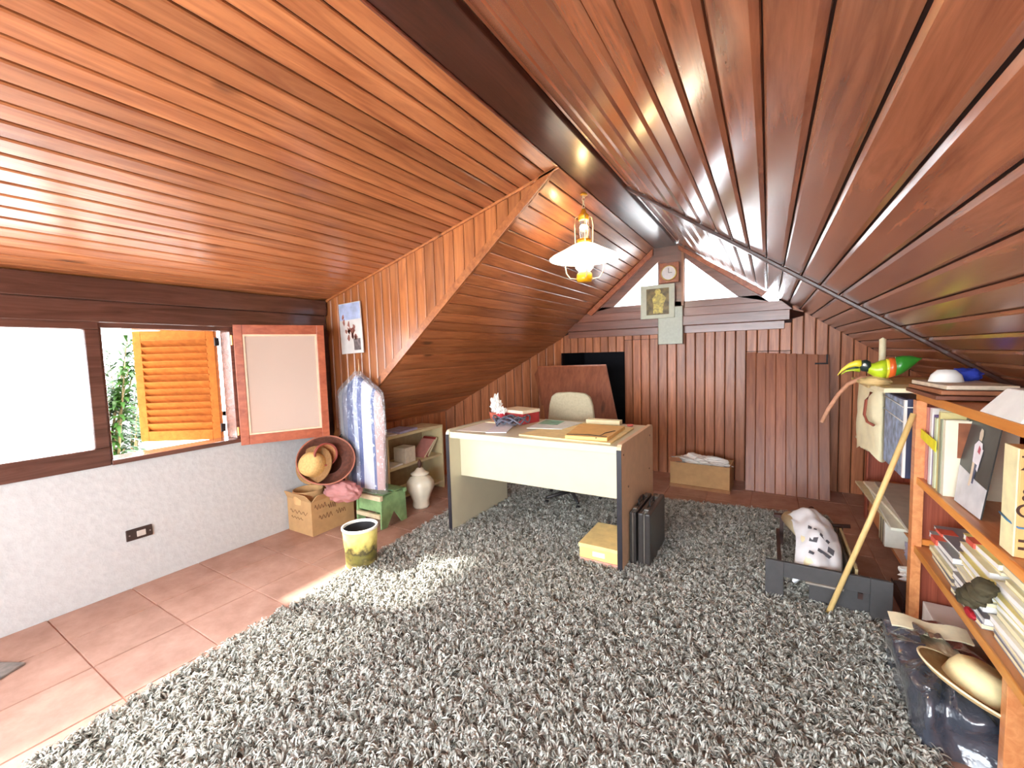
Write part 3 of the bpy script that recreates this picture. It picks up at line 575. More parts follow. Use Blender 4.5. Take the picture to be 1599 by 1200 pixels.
for k in range(4):
    a=k*math.pi/2+.5; c,s_=math.cos(a),math.sin(a)
    obj('guard_wire',MB().tube([(lx+r*c,ly+r*s_,z) for r,z in ((.05,1.885),(.10,1.89),(.125,1.925),(.132,1.97),(.128,2.015),(.12,2.06))],.004,6),wire,lp,smooth=True)
    obj('upper_wire',MB().tube([(lx+r*c,ly+r*s_,z) for r,z in ((.06,2.13),(.064,2.25),(.056,2.30),(.03,2.32))],.0035,6),wire,lp,smooth=True)
ld=bpy.data.lights.new('lamp_bulb','POINT'); ld.energy=24; ld.color=(1,.78,.45); ld.shadow_soft_size=.05; lo=bpy.data.objects.new('lamp_bulb',ld); COL.objects.link(lo); lo.location=(lx,ly,2.0); lo.parent=lp; lo.matrix_parent_inverse=lp.matrix_basis.inverted()
ld2=bpy.data.lights.new('lamp_bulb','POINT'); ld2.energy=9; ld2.color=(1,.72,.32); ld2.shadow_soft_size=.02; lo=bpy.data.objects.new('lamp_bulb',ld2); COL.objects.link(lo); lo.location=(lx,ly,2.235); lo.parent=lp; lo.matrix_parent_inverse=lp.matrix_basis.inverted()

# ------------------------------------------------------------------ left corner: calendar, garment bag, boxes, hats, stool, vase, shelf, bin
cal=thing('wall_calendar','tall pale blue and white picture calendar pinned on the boarded dormer side','calendar',(-2.985,2.37,1.42))
Mcal=Matrix.Translation((-2.985,2.374,1.63))@Matrix.Rotation(math.radians(-2),4,'Y')
obj('calendar_sheet',MB().box((-.135,-.004,-.21),(.135,.004,.21),M=Mcal),mat('calendar_paper',srgb(222,220,216),.5,vary=.1,scale=10),cal)
obj('calendar_sky',MB().box((-.130,-.006,.07),(.130,-.0041,.205),M=Mcal),mat('calendar_blue',srgb(176,192,226),.5,vary=.25,scale=12),cal)
kk=MB(); rs=random.Random(9)
for i in range(16):
    x=rs.uniform(-.09,.06); z=rs.uniform(-.10,.10); kk.prism([(x+.018*math.cos(a)*rs.uniform(.4,1.4),-.0062,z+.028*math.sin(a)*rs.uniform(.4,1.4)) for a in (0,1.1,2.2,3.3,4.4,5.4)],(0,-.0006,0))
kk.v=[tuple(Mcal@Vector(v)) for v in kk.v]
obj('printed_flowers',kk,mat('rust_print',srgb(166,110,96),.5,vary=.4,scale=40),cal,kind='stuff')
obj('dark_print',MB().prism([(.03,-.0062,-.16),(.12,-.0062,-.19),(.125,-.0062,-.08),(.06,-.0062,-.09)],(0,-.0006,0)) if False else MB().box((.03,-.0068,-.185),(.11,-.0041,-.09),M=Mcal),mat('dark_print',srgb(120,110,110),.5,vary=.5,scale=40),cal)

gb=thing('garment_bag','clear plastic garment bag over a blue and white striped shirt on the boarded dormer side','garment',(-2.85,2.30,.30))
def bagpt(sx,th,zt=1.27,zb=.31,seed=0,sc=1.0):
    def fn(u,v):
        a=u*2*math.pi; z=zb+(zt-zb)*v
        wdt=.275 if v<.82 else .275*max(.03,1-((v-.82)/.18)**1.3*.97)
        wdt*= (.80+.2*min(1,v/.5)); d=th*(1-.5*max(0,(v-.75)/.25))
        fold=1+.30*noise.noise(Vector((math.cos(a)*3.2,math.sin(a)*3.2,v*1.2+seed)))+.06*math.sin(a*9+seed+2*v)
        x=-2.85+wdt*math.cos(a)*sc*(1+.04*noise.noise(Vector((v*4,a,seed))))+.05*(1-v); y=2.305+d*math.sin(a)*fold*sc
        return Vector((x,min(y,2.372),z))
    return fn
shm,shn,shp=base_mat('striped_shirt'); tc=N(shn,'ShaderNodeTexCoord'); sx_=N(shn,'ShaderNodeSeparateXYZ'); shn.links.new(tc.outputs['Object'],sx_.inputs[0])
ad=N(shn,'ShaderNodeMath',operation='MULTIPLY_ADD'); ad.inputs[1].default_value=1.85; ad.inputs[2].default_value=5.76; shn.links.new(sx_.outputs['X'],ad.inputs[0])
rp=N(shn,'ShaderNodeValToRGB'); rp.color_ramp.interpolation='CONSTANT'; els=rp.color_ramp.elements; els[0].position=0; els[0].color=srgb(190,184,180)
for p_,c_ in ((.17,(132,132,150)),(.30,(58,80,130)),(.44,(176,188,214)),(.53,(70,94,156)),(.62,(220,224,232)),(.82,(84,104,156)),(.87,(206,168,160))): e_=els.new(p_); e_.color=srgb(*c_)
els[-1].position=1.0; els[-1].color=srgb(206,168,160)
shn.links.new(ad.outputs[0],rp.inputs[0]); shn.links.new(rp.outputs[0],shp.inputs['Base Color']); shp.inputs['Roughness'].default_value=.8
obj('shirt',MB().grid(bagpt(0,.05,1.235,.33,2,.93),64,30),shm,gb,smooth=True)
pf,pfn,pfp=base_mat('clear_plastic_film'); pfn.nodes.remove(pfp); o_=pfn.nodes['Material Output']; t_=N(pfn,'ShaderNodeBsdfTransparent'); t_.inputs[0].default_value=(.93,.94,.96,1); g_=N(pfn,'ShaderNodeBsdfGlossy'); g_.inputs['Roughness'].default_value=.12
d_=N(pfn,'ShaderNodeBsdfDiffuse'); d_.inputs[0].default_value=(.8,.82,.86,1); m1=N(pfn,'ShaderNodeMixShader'); m1.inputs[0].default_value=.14; m2_=N(pfn,'ShaderNodeMixShader'); m2_.inputs[0].default_value=.10
nz=N(pfn,'ShaderNodeTexNoise'); nz.inputs['Scale'].default_value=14; bmp=N(pfn,'ShaderNodeBump'); bmp.inputs['Strength'].default_value=.9; bmp.inputs['Distance'].default_value=.03; pfn.links.new(nz.outputs[0],bmp.inputs['Height']); pfn.links.new(bmp.outputs[0],g_.inputs['Normal'])
pfn.links.new(t_.outputs[0],m1.inputs[1]); pfn.links.new(g_.outputs[0],m1.inputs[2]); pfn.links.new(m1.outputs[0],m2_.inputs[1]); pfn.links.new(d_.outputs[0],m2_.inputs[2]); pfn.links.new(m2_.outputs[0],o_.inputs[0])
obj('plastic_cover',MB().grid(bagpt(0,.062,1.275,.30,5,1.0),96,40),pf,gb,smooth=True)
obj('hanger_hook',MB().tube([(-2.85,2.32,1.25),(-2.86,2.33,1.32),(-2.875,2.34,1.36),(-2.90,2.36,1.37),(-2.915,2.375,1.34)],.004,8),mat('pale_hook',srgb(220,190,150),.4,.5),gb,smooth=True)

cbx=thing('cardboard_box','brown cardboard box with faded lettering in the left corner under the hats','box',(-3.18,2.12,0))
openbox('box_body',-3.335,1.94,-3.02,2.33,.27,cardb,cbx)
for a_,b_,nm in (((-3.335,1.93,.262),(-3.30,1.94,.262),0),):
    pass
obj('flap',MB().prism([(-3.335,1.94,.27),(-3.02,1.94,.27),(-3.03,1.90,.33),(-3.32,1.91,.33)],(0,.005,.003)),cardb,cbx)
obj('flap',MB().prism([(-3.02,1.95,.27),(-3.02,2.33,.27),(-2.985,2.31,.32),(-2.985,1.97,.32)],(-.004,0,.003)),cardb,cbx)
obj('inner_roll',MB().lathe([(.11,.0),(.115,.10),(.108,.10),(.10,0)],(-3.20,2.04,.23),28),mat('wood_roll',srgb(214,170,116),.7),cbx,smooth=True)
ink=mat('brown_ink',srgb(110,72,44),.8)
sc=MB(); rs=random.Random(2)
for (yy,zz,w_,h_) in ((2.02,.22,.10,.05),(2.12,.20,.07,.06),(2.20,.22,.08,.04),(2.06,.13,.12,.05),(2.20,.13,.09,.05)):
    pts=[(-3.0185,yy-w_/2+w_*i/18,zz+h_/2*math.sin(i*1.3)*rs.uniform(.5,1)) for i in range(19)]
    sc.tube(pts,.0022,4)
obj('faded_lettering',sc,ink,cbx)
sc=MB(); sc.tube([(-3.30+.012*i,1.9385,.17+.014*math.sin(i*1.4)) for i in range(20)],.0018,4); sc.tube([(-3.29+.012*i,1.9385,.12+.010*math.sin(i*1.9)) for i in range(14)],.0018,4)
obj('faded_lettering',sc,ink,cbx)
# sombrero + straw hats
som=thing('sombrero','large dark red-brown wide-brimmed hat tilted up on the cardboard box','hat',(-2.98,2.08,.36))
ax=Vector((.62,-.62,.48)).normalized(); tmp=Vector((0,0,1)).cross(ax).normalized(); Ms2=Matrix((tmp,ax.cross(tmp),ax)).transposed(); cS=Vector((-3.0,2.09,.565))
brm=mat('sombrero_straw',srgb(104,60,44),.7,vary=.3,scale=40,bump=.5)
obj('brim',MB().lathe([(.10,-.025),(.13,-.03),(.165,-.015),(.192,.032),(.20,.055),(.207,.055),(.199,.023),(.17,-.027),(.13,-.042),(.10,-.03)],cS,48,M=Ms2,wob=lambda a,z:1+.05*math.cos(2*a+.5)),brm,som,smooth=True)
obj('rim_cord',MB().tube([cS+Ms2@Vector((.205*(1+.05*math.cos(2*a+.5))*math.cos(a),.205*(1+.05*math.cos(2*a+.5))*math.sin(a),.056)) for a in [i/40*2*math.pi for i in range(41)]],.006,6),mat('rim_red',srgb(168,104,82),.6),som,smooth=True)
obj('crown',MB().lathe([(.105,-.03),(.09,-.08),(.06,-.12),(0,-.13)],cS,32,M=Ms2),brm,som,smooth=True)
st=thing('straw_hat','tan straw hat resting inside the large dark hat brim','hat',(-2.92,2.04,.60))
straw=mat('tan_straw',srgb(206,164,100),.75,vary=.15,scale=70,bump=.4)
ax=Vector((.30,-.75,.35)).normalized(); tmp=Vector((0,0,1)).cross(ax).normalized(); M3=Matrix((tmp,ax.cross(tmp),ax)).transposed(); cH=cS+ax*.045+Vector((-.055,-.05,-.03))
obj('crown',MB().lathe([(.098,0),(.095,.04),(.088,.075),(.06,.092),(0,.086)],cH,32,M=M3),straw,st,smooth=True)
obj('brim',MB().lathe([(.095,0),(.125,-.004),(.15,.01),(.152,.004),(.125,-.012),(.095,-.006)],cH,32,M=M3),mat('tan_straw_dark',srgb(150,110,66),.8,vary=.2,scale=60,bump=.4),st,smooth=True)
s2=thing('straw_bowler','orange-tan round hat on its side at the right of the dark hat brim','hat',(-2.85,2.06,.62))
ax=Vector((.90,-.25,.10)).normalized(); tmp=Vector((0,0,1)).cross(ax).normalized(); M4=Matrix((tmp,ax.cross(tmp),ax)).transposed(); cB=cS+Vector((.045,-.04,.07))
obj('crown',MB().lathe([(0,-.10),(.05,-.095),(.08,-.06),(.085,0),(.079,0),(.07,-.06),(0,-.085)],cB,32,M=M4),mat('orange_straw',srgb(190,132,84),.7,vary=.15,scale=70,bump=.4),s2,smooth=True)
obj('band',MB().lathe([(.086,-.012),(.09,-.012),(.09,.008),(.078,.008),(.078,-.012)],cB,32,M=M4),mat('band_red',srgb(150,70,56),.6),s2,smooth=True)
pkm=bpy.data.materials.new('pink_film'); pkm=pf.copy(); pkm.name='pink_film'
for n_ in pkm.node_tree.nodes:
    if n_.type=='BSDF_DIFFUSE': n_.inputs[0].default_value=srgb(214,150,146)
    if n_.type=='BSDF_TRANSPARENT': n_.inputs[0].default_value=(.9,.72,.70,1)
    if n_.type=='MIX_SHADER' and abs(n_.inputs[0].default_value-.10)<.01: n_.inputs[0].default_value=.55
obj('plastic_bag',MB().blob((-2.84,2.10,.345),(.18,.10,.075),21,.22,3.0,56,36),pkm,None,'crumpled pinkish clear plastic bag stuffed under the dark hat','bag',smooth=True)

# green stool
stl=thing('bench_stool','worn green painted wooden stool with notched legs under the garment bag','stool',(-2.78,2.43,0))
grn=mat('worn_green_paint',srgb(140,176,120),.6,vary=.25,scale=14,bump=.2); worn=mat('worn_white_wood',srgb(222,206,168),.7,vary=.15,scale=20)
x0,x1,y0,y1=-2.93,-2.63,2.28,2.56
for xx in (x0,x1-.018):
    obj('leg_panel',MB().prism([(xx,y0,0),(xx,y0+.06,0),(xx,(y0+y1)/2,.12),(xx,y1-.06,0),(xx,y1,0),(xx,y1-.01,.275),(xx,y0+.01,.275)],(.018,0,0)),grn,stl,bevel=.003)
obj('top_rail',MB().box((x0-.01,y0-.012,.235),(x1+.01,y0+.02,.275)),worn,stl,bevel=.005); obj('top_rail',MB().box((x0-.01,y1-.03,.24),(x1+.01,y1,.275)),grn,stl,bevel=.004)
obj('apron',MB().box((x0+.018,y0+.022,.13),(x1-.018,y0+.032,.24)),grn,stl); obj('lower_rail',MB().box((x0+.01,y0-.006,.085),(x1-.01,y0+.02,.12)),worn,stl,bevel=.004)
obj('seat_slat',MB().box((x0,y0+.03,.262),(x1,y0+.12,.278)),grn,stl,bevel=.003); obj('seat_slat',MB().box((x0,y1-.12,.262),(x1,y1-.035,.278)),grn,stl,bevel=.003)
# vase
vs=thing('ginger_jar','cream ceramic lidded jar standing between the green stool and the desk','jar',(-2.72,2.83,0))
cer=mat('cream_ceramic',srgb(238,228,204),.25,vary=.05,coat=.5)
obj('jar_body',MB().lathe([(0,0),(.070,0),(.076,.02),(.072,.06),(.098,.13),(.125,.19),(.120,.24),(.09,.28),(.055,.295),(.05,.31)],(-2.72,2.83,0),40,wob=lambda a,z:1+.018*math.cos(8*a)),cer,vs,smooth=True)
obj('lid',MB().lathe([(.05,.305),(.082,.305),(.085,.315),(.05,.335),(.03,.36),(.02,.365),(0,.365)],(-2.72,2.83,0),32),cer,vs,smooth=True)
obj('lid_knob',MB().lathe([(.008,.36),(.014,.375),(.022,.395),(.016,.42),(.006,.44),(0,.445)],(-2.72,2.83,0),16),mat('dark_knob',srgb(84,52,40),.5),vs,smooth=True)
# low shelf
lsm=mat('shelf_beige',srgb(222,206,160),.5,vary=.06); lsd=mat('shelf_interior',srgb(170,150,118),.6)
ls=thing('low_shelf','low beige open shelf unit against the boarded knee wall under the roof slope','shelf',(-3.04,3.0,0))
xa,xb,ya,yb=-3.185,-2.90,2.62,3.38
for yy in (ya,yb-.02): obj('side_panel',MB().box((xa,yy,0),(xb,yy+.02,.64)),lsm,ls,bevel=.002)
obj('top',MB().box((xa,ya,.64),(xb,yb,.665)),lsm,ls,bevel=.002)
for zz in (.06,.345): obj('shelf_board',MB().box((xa,ya+.02,zz),(xb-.005,yb-.02,zz+.02)),lsm,ls,bevel=.002)
obj('back_panel',MB().box((xa,ya+.02,.08),(xa+.008,yb-.02,.64)),lsd,ls)
lav=mat('lavender_cover',srgb(186,186,220),.5,vary=.2,scale=18)
obj('magazine',MB().box((-3.15,2.78,.665),(-2.93,3.05,.685),rz=.15),lav,None,'lavender-covered magazine on top of the low beige shelf','magazine',bevel=.002)
obj('magazine',MB().box((-3.10,2.68,.665),(-2.92,2.77,.675),rz=-.1),paper,None,'white leaflet beside the lavender magazine on the low beige shelf','leaflet')
obj('paper_sheet',MB().box((-3.08,3.08,.665),(-2.91,3.28,.669),rz=-.3),cream,None,'cream sheet lying on the right end of the low beige shelf','paper')
obj('small_box',MB().box((-3.08,2.86,.366),(-2.93,3.00,.515),rz=.05),mat('white_box',srgb(236,228,206),.5,vary=.08,scale=30),None,'small white carton on the middle board of the low beige shelf','box',bevel=.004)
obj('leaflet',MB().box((-3.12,2.66,.366),(-2.93,2.83,.380),rz=.1),paper,None,'white papers at the left of the small carton on the low beige shelf','papers')
def lean_book(name,y,ang,col,label,ln=.24,th=.02):
    Mx=Matrix.Translation((-2.93,y,.370))@Matrix.Rotation(ang,4,'X')
    b=thing(name,label,'book',(-3.0,y,.366)); obj('cover',MB().box((-.17,-th/2,0),(0,th/2,ln),M=Mx),mat('cov'+label[:9],col,.5,vary=.1),b,bevel=.002); obj('page_block',MB().box((-.166,-th/2+.003,.003),(.002,th/2-.003,ln+.002),M=Mx),cream,b)
lean_book('book',3.12,-math.radians(48),srgb(216,150,140),'pinkish book leaning at a slant inside the low beige shelf',.22)
lean_book('book',3.17,-math.radians(42),srgb(156,52,48),'dark red book leaning behind the pinkish one inside the low beige shelf',.22,.028)

# bin
bn=thing('wastebasket','yellow wastebasket printed with a dark landscape on the edge of the rug','bin',(-2.31,1.82,0))
bc=(-2.31,1.82,.0); ybm,ybn,ybp=base_mat('landscape_print'); tc=N(ybn,'ShaderNodeTexCoord'); sp_=N(ybn,'ShaderNodeSeparateXYZ'); ybn.links.new(tc.outputs['Object'],sp_.inputs[0]); nz=N(ybn,'ShaderNodeTexNoise'); nz.inputs['Scale'].default_value=22; nz.inputs['Detail'].default_value=6; ybn.links.new(tc.outputs['Object'],nz.inputs['Vector'])
ma=N(ybn,'ShaderNodeMath',operation='MULTIPLY_ADD'); ma.inputs[1].default_value=.16; ybn.links.new(nz.outputs[0],ma.inputs[0]); ybn.links.new(sp_.outputs['Z'],ma.inputs[2])
rp=N(ybn,'ShaderNodeValToRGB'); e_=rp.color_ramp.elements; e_[0].position=.09; e_[0].color=srgb(176,160,96); e_[1].position=.135; e_[1].color=srgb(92,84,44)
for p_,c_ in ((.17,(120,112,50)),(.20,(64,56,36)),(.245,(206,188,100)),(.31,(238,224,136))): q_=e_.new(p_); q_.color=srgb(*c_)
ybn.links.new(ma.outputs[0],rp.inputs[0]); ybn.links.new(rp.outputs[0],ybp.inputs['Base Color']); ybp.inputs['Roughness'].default_value=.35
obj('bin_body',MB().lathe([(.098,0),(.103,.13),(.112,.265)],bc,40),ybm,bn,smooth=True)
obj('bin_liner',MB().lathe([(.0,.02),(.09,.02),(.105,.262)],bc,40),mat('bin_inside',srgb(30,26,30),.6),bn,smooth=True)
obj('rim',MB().lathe([(.103,.258),(.103,.272),(.110,.276),(.116,.272),(.116,.258),(.103,.258)],bc,40),mat('rim_white',srgb(238,234,226),.4),bn,smooth=True)
obj('foot_ring',MB().lathe([(.09,0),(.103,0),(.104,.012),(.099,.014)],bc,40),mat('foot_ring_pale',srgb(196,180,140),.5),bn,smooth=True)
# small thing on the floor at the left edge
obj('door_mat_scrap',MB().box((-3.06,.24,0),(-2.90,.40,.012),rz=.5),mat('grey_scrap',srgb(130,122,116),.8,vary=.3,scale=30),None,'small grey floor grating near the left wall at the photo edge','grating',bevel=.004)

# ------------------------------------------------------------------ cases and box by the desk
cg=mat('case_black',srgb(62,58,56),.35,vary=.12,scale=40,coat=.2); cg2=mat('case_trim',srgb(150,146,138),.3,.7)
def briefcase(label,x0,x1,h,y0=2.62,y1=3.05):
    t=thing('briefcase',label,'briefcase',((x0+x1)/2,(y0+y1)/2,0)); xm=(x0+x1)/2
    obj('shell',MB().box((x0,y0,0.012),(xm-.003,y1,h)),cg,t,bevel=.010); obj('shell',MB().box((xm+.003,y0,0.012),(x1,y1,h)),cg,t,bevel=.010)
    obj('valance',MB().box((xm-.004,y0+.004,.016),(xm+.004,y1-.004,h-.004)),cg2,t)
    ym=(y0+y1)/2; obj('handle',MB().tube([(xm,ym-.06,h-.004),(xm,ym-.055,h+.03),(xm,ym,h+.035),(xm,ym+.055,h+.03),(xm,ym+.06,h-.004)],.007,8),black,t,smooth=True)
    for yy in (y0+.08,y1-.08): obj('latch',MB().box((xm-.012,yy-.015,h-.001),(xm+.012,yy+.015,h+.006)),cg2,t)
briefcase('slim black briefcase standing against the right side of the desk',-.744,-.702,.36)
briefcase('thick dark grey briefcase standing on the rug to the right of the slim one',-.692,-.615,.36,2.625,3.06)
obj('flat_box',MB().box((-1.035,2.51,.012),(-.785,2.88,.045)),mat('pinkish_box',srgb(226,170,150),.6),None,'flat pinkish box on the rug under the desk','box',bevel=.003)
yb_=thing('file_box','yellow cardboard file box on top of the flat pinkish box under the desk','box',(-.91,2.70,.045))
obj('box_body',MB().box((-1.04,2.515,.046),(-.79,2.88,.135)),mat('yellow_box',srgb(238,206,132),.6,vary=.05),yb_,bevel=.002); obj('lid',MB().box((-1.045,2.51,.118),(-.785,2.885,.142)),mat('yellow_lid',srgb(244,216,146),.6),yb_,bevel=.002)
obj('paper_label',MB().box((-.95,2.511,.07),(-.87,2.5145,.10)),paper,yb_)

# ------------------------------------------------------------------ magazine rack (dark), stick
dkg=mat('dark_grey_paint',srgb(72,70,70),.55,vary=.08,scale=30); drk=mat('dark_brown_wood',srgb(62,40,34),.5,vary=.2)
mr_=thing('floor_rack','low dark grey rack with a cut-out front board beside the far bookcase','rack',(.27,2.9,0))
yf=2.62; f=MB()
for a_,b_ in (((0,yf,0),(.085,yf+.022,.225)),((.445,yf,0),(.53,yf+.022,.225)),((.085,yf,.145),(.445,yf+.022,.225))): f.box(a_,b_)
obj('front_board',f,dkg,mr_,bevel=.003); obj('cross_rail',MB().box((.20,yf+.03,.01),(.46,yf+.045,.135)),dkg,mr_)
obj('trim_rail',MB().box((.18,yf-.012,.138),(.34,yf,.148)),mat('grey_rail',srgb(150,140,128),.5),mr_)
for xx in (.06,.40): obj('side_rail',MB().box((xx,yf+.02,.10),(xx+.02,3.36,.13)),drk,mr_)
for xx in (.08,.40):
    obj('rear_post',MB().box((xx,3.34,0),(xx+.022,3.37,.22)),drk,mr_)
obj('rear_bar',MB().box((.045,3.33,.215),(.15,3.38,.235)),drk,mr_,bevel=.003)
obj('rear_bar',MB().tube([(.17,3.35,.215),(.25,3.35,.232),(.33,3.35,.215),(.38,3.35,.212),(.46,3.35,.222)],.013,8),drk,mr_,smooth=True)
obj('finial',MB().lathe([(.0,.225),(.04,.23),(.034,.25),(.036,.275),(.022,.30),(.01,.315),(0,.32)],(.255,3.35,0),20),mat('finial_dark',srgb(66,34,34),.5),mr_,smooth=True)
def cloth(u,v):
    x=.125+.20*u+.03*math.sin(v*3); y=3.25-.60*v; z=.30-.02*v*v-.14*v**3+.035*math.sin(u*math.pi)+.02*noise.noise(Vector((u*5,v*6,2)))-.06*abs(u-.5)
    return Vector((x,y,z))
obj('sack',MB().grid(cloth,24,30),mat('white_cloth',srgb(240,240,242),.8,vary=.04),None,'white printed plastic sack folded inside the dark floor rack','sack',smooth=True,solid=.02)
wc=bpy.data.objects['sack']; ms=MB()
for (u0,v0,du,dv) in ((.3,.42,.08,.05),(.42,.50,.06,.03),(.30,.62,.2,.05),(.55,.58,.22,.04),(.5,.75,.3,.03),(.3,.78,.12,.03),(.72,.68,.14,.06)):
    ms.add([cloth(u0,v0)+Vector((0,-.006,.014)),cloth(u0+du,v0+.03)+Vector((0,-.006,.014)),cloth(u0+du*.8,v0+dv+.03)+Vector((0,-.006,.014)),cloth(u0-.02,v0+dv)+Vector((0,-.006,.014))],[(0,1,2,3)])
obj('printed_marks',ms,mat('grey_ink',srgb(90,90,96),.7),wc,kind='stuff')
obj('paper_roll',MB().tube([(.13,3.30,.235),(.20,3.0,.25),(.22,2.7,.18)],.045,14),cream,None,'cream paper roll under the white sack in the floor rack','paper roll',smooth=True)
for i,(xx,c_,lb) in enumerate(((.37,(70,62,50),'dark slim folder standing on edge in the floor rack'),(.395,(196,178,132),'cream slim folder standing on edge at the right of the floor rack'))):
    obj('folder',MB().box((xx,2.70,.02),(xx+.012,3.28,.225)),mat('rackfolder%d'%i,srgb(*c_),.6),None,lb,'folder')
obj('wooden_stick',MB().tube([(.276,2.588,.012),(.43,2.628,.50),(.588,2.668,1.045)],[.0125,.012,.0115],10),mat('pale_dowel',srgb(226,192,126),.5,vary=.1),None,'long pale wooden stick leaning against the bookcase post','stick',smooth=True)

# ------------------------------------------------------------------ near bookcase
bc1=thing('bookcase','orange wooden bookcase filling the right foreground','bookcase',(.80,1.8,0))
fx,bx_=.62,.95; ya,yb=.75,2.745
obj('top_board',MB().box((fx,ya,1.108),(bx_,yb,1.136)),W_case,bc1); obj('top_edge',MB().box((fx-.008,ya,1.104),(fx,yb,1.14)),W_caseE,bc1,bevel=.002)
for z_ in (.735,.40):
    s=obj('shelf_board',MB().box((fx,ya,z_-.026),(bx_,yb-.02,z_)),W_case,bc1); obj('shelf_edge',MB().box((fx-.008,ya,z_-.03),(fx,yb-.04,z_+.003)),W_caseE,s,bevel=.002)
obj('end_panel',MB().box((fx+.02,yb-.02,0),(bx_,yb,1.108)),W_ply,bc1)
obj('stile',MB().box((fx-.018,2.69,0),(fx+.020,yb,1.104)),W_case,bc1,bevel=.002)
obj('cleat',MB().box((fx+.02,yb-.04,.405),(bx_-.15,yb-.02,.432)),W_caseE,bc1)
obj('divider',MB().box((fx-.006,1.75,0),(bx_,1.785,.372)),W_case,bc1,bevel=.002)
obj('back_panel',MB().box((bx_,ya,0),(bx_+.008,yb,1.13)),W_ply,bc1)
obj('end_panel',MB().box((fx,ya-.02,0),(bx_,ya,1.136)),W_case,bc1)
# far bookcase
bc2=thing('bookcase','reddish far bookcase standing between the near one and the back wall','bookcase',(.85,3.5,0))
f2,b2=.68,1.0; y2a,y2b=2.76,4.28
obj('top_board',MB().box((f2,y2a,1.10),(b2,y2b,1.125)),W_case,bc2)
for z_ in (.70,.31,.10): obj('shelf_board',MB().box((f2,y2a+.02,z_-.022),(b2,y2b-.02,z_)),W_case,bc2)
obj('end_panel',MB().box((f2,y2b-.02,0),(b2,y2b,1.10)),W_ply,bc2); obj('end_panel',MB().box((f2,y2a,0),(b2,y2a+.018,1.10)),W_case,bc2); obj('back_panel',MB().box((b2,y2a,0),(b2+.008,y2b,1.12)),W_ply,bc2)
obj('stile',MB().box((f2-.01,y2b-.06,0),(f2+.0,y2b,1.10)),W_ply,bc2)

def book(name,label,x0,x1,y0,y1,z0,z1,col,tilt=0,group=None,cat='book'):
    piv=Vector((x0,y0,z0)); Mx=Matrix.Translation(piv)@Matrix.Rotation(tilt,4,'X')@Matrix.Translation(-piv)
    t=thing(name,label,cat,(x0,(y0+y1)/2,z0),group); m=mat('cover_%d_%d_%d'%col,srgb(*col),.5,vary=.06); th=y1-y0; c=min(.003,th*.2)
    b=MB().box((x0,y0,z0),(x1,y0+c,z1),M=Mx).box((x0,y1-c,z0),(x1,y1,z1),M=Mx).box((x0,y0+c,z0),(x0+.003,y1-c,z1),M=Mx)
    obj('cover',b,m,t); obj('page_block',MB().box((x0+.003,y0+c,z0+.002),(x1-.004,y1-c,z1-.003),M=Mx),cream,t)
    return t
ups=[('pink',(214,150,138)),('rose',(196,112,112)),('violet',(132,112,150)),('white',(228,222,214)),('purple',(120,96,140)),('pale green',(206,214,178)),('cream',(232,222,180)),('yellowish',(222,206,140)),('grey-green',(150,156,132)),('ivory',(240,232,204))]
y_=2.688; rs=random.Random(5)
for i,(nm_,c_) in enumerate(ups):
    th=rs.uniform(.020,.032); h_=rs.uniform(.31,.35)
    lastbook=book('book',nm_+' spined upright album '+('next to the near bookcase post' if i==0 else 'just right of the '+ups[i-1][0]+' one on the upper shelf'),.628+rs.uniform(0,.012),.84,y_-th,y_,.736,.736+h_,c_); y_-=th+.002
obj('paper_band',MB().prism([(.622,2.685,.93),(.622,y_+.07,.905),(.622,y_+.07,.952),(.622,2.685,.972)],(-.003,0,0)),mat('bright_yellow',srgb(240,226,50),.6),None,'bright yellow paper band across the upright album spines','band')
obj('cover_picture',MB().box((.668,y_+.0012,.93),(.76,y_+.0024,1.045)).box((.668,y_+.0008,.90),(.76,y_+.0024,.93)),mat('brown_picture',srgb(150,88,56),.6,vary=.25),lastbook)
# athlete photo card
ap=thing('photo_card','black photo card of an athlete in a white shirt leaning on the upper shelf','photo',(.66,2.25,.736))
BLp=Vector((.655,2.355,.738));BRp=Vector((.660,2.125,.738));TRp=Vector((.725,2.19,1.085));TLp=Vector((.715,2.47,1.085))
n_=(BRp-BLp).cross(TLp-BLp).normalized(); n_=n_ if n_.x<0 else -n_
def quadp(u,v): return BLp.lerp(BRp,u).lerp(TLp.lerp(TRp,u),v)
def patch(name,poly,m,off,parent=ap): 
    return obj(name,MB().prism([quadp(u,v)+n_*off for u,v in poly],n_*.0006),m,parent)
obj('card',MB().prism([quadp(0,0),quadp(1,0),quadp(1,1),quadp(0,1)],n_*.004),mat('photo_dark',srgb(66,68,66),.35,vary=.2,scale=12),ap)
patch('snow_ground',[(0,0),(1,0),(1,.30),(.6,.33),(.3,.37),(0,.40)],mat('photo_light',srgb(214,214,216),.4,vary=.15,scale=14),.0042)
patch('athlete_shirt',[(.42,.50),(.62,.48),(.66,.62),(.62,.72),(.50,.74),(.40,.68)],mat('photo_white',srgb(238,232,238),.4),.0050)
patch('athlete_arm',[(.62,.66),(.68,.66),(.64,.50),(.62,.42),(.57,.44),(.60,.55)],MATS['photo_white'],.0054)
patch('athlete_head',[(.50,.75),(.58,.74),(.60,.80),(.58,.86),(.52,.87),(.49,.82)],mat('photo_skin',srgb(226,206,180),.4),.0050)
patch('athlete_mark',[(.53,.62),(.60,.60),(.61,.66),(.55,.69)],mat('photo_red',srgb(190,70,90),.4),.0060)
patch('athlete_leg',[(.42,.50),(.52,.50),(.50,.36),(.46,.24),(.40,.24),(.42,.38)],MATS['photo_skin'],.0046)
patch('athlete_leg',[(.50,.50),(.60,.49),(.56,.40),(.55,.28),(.50,.28),(.50,.40)],mat('photo_navy',srgb(70,80,110),.4),.0049)
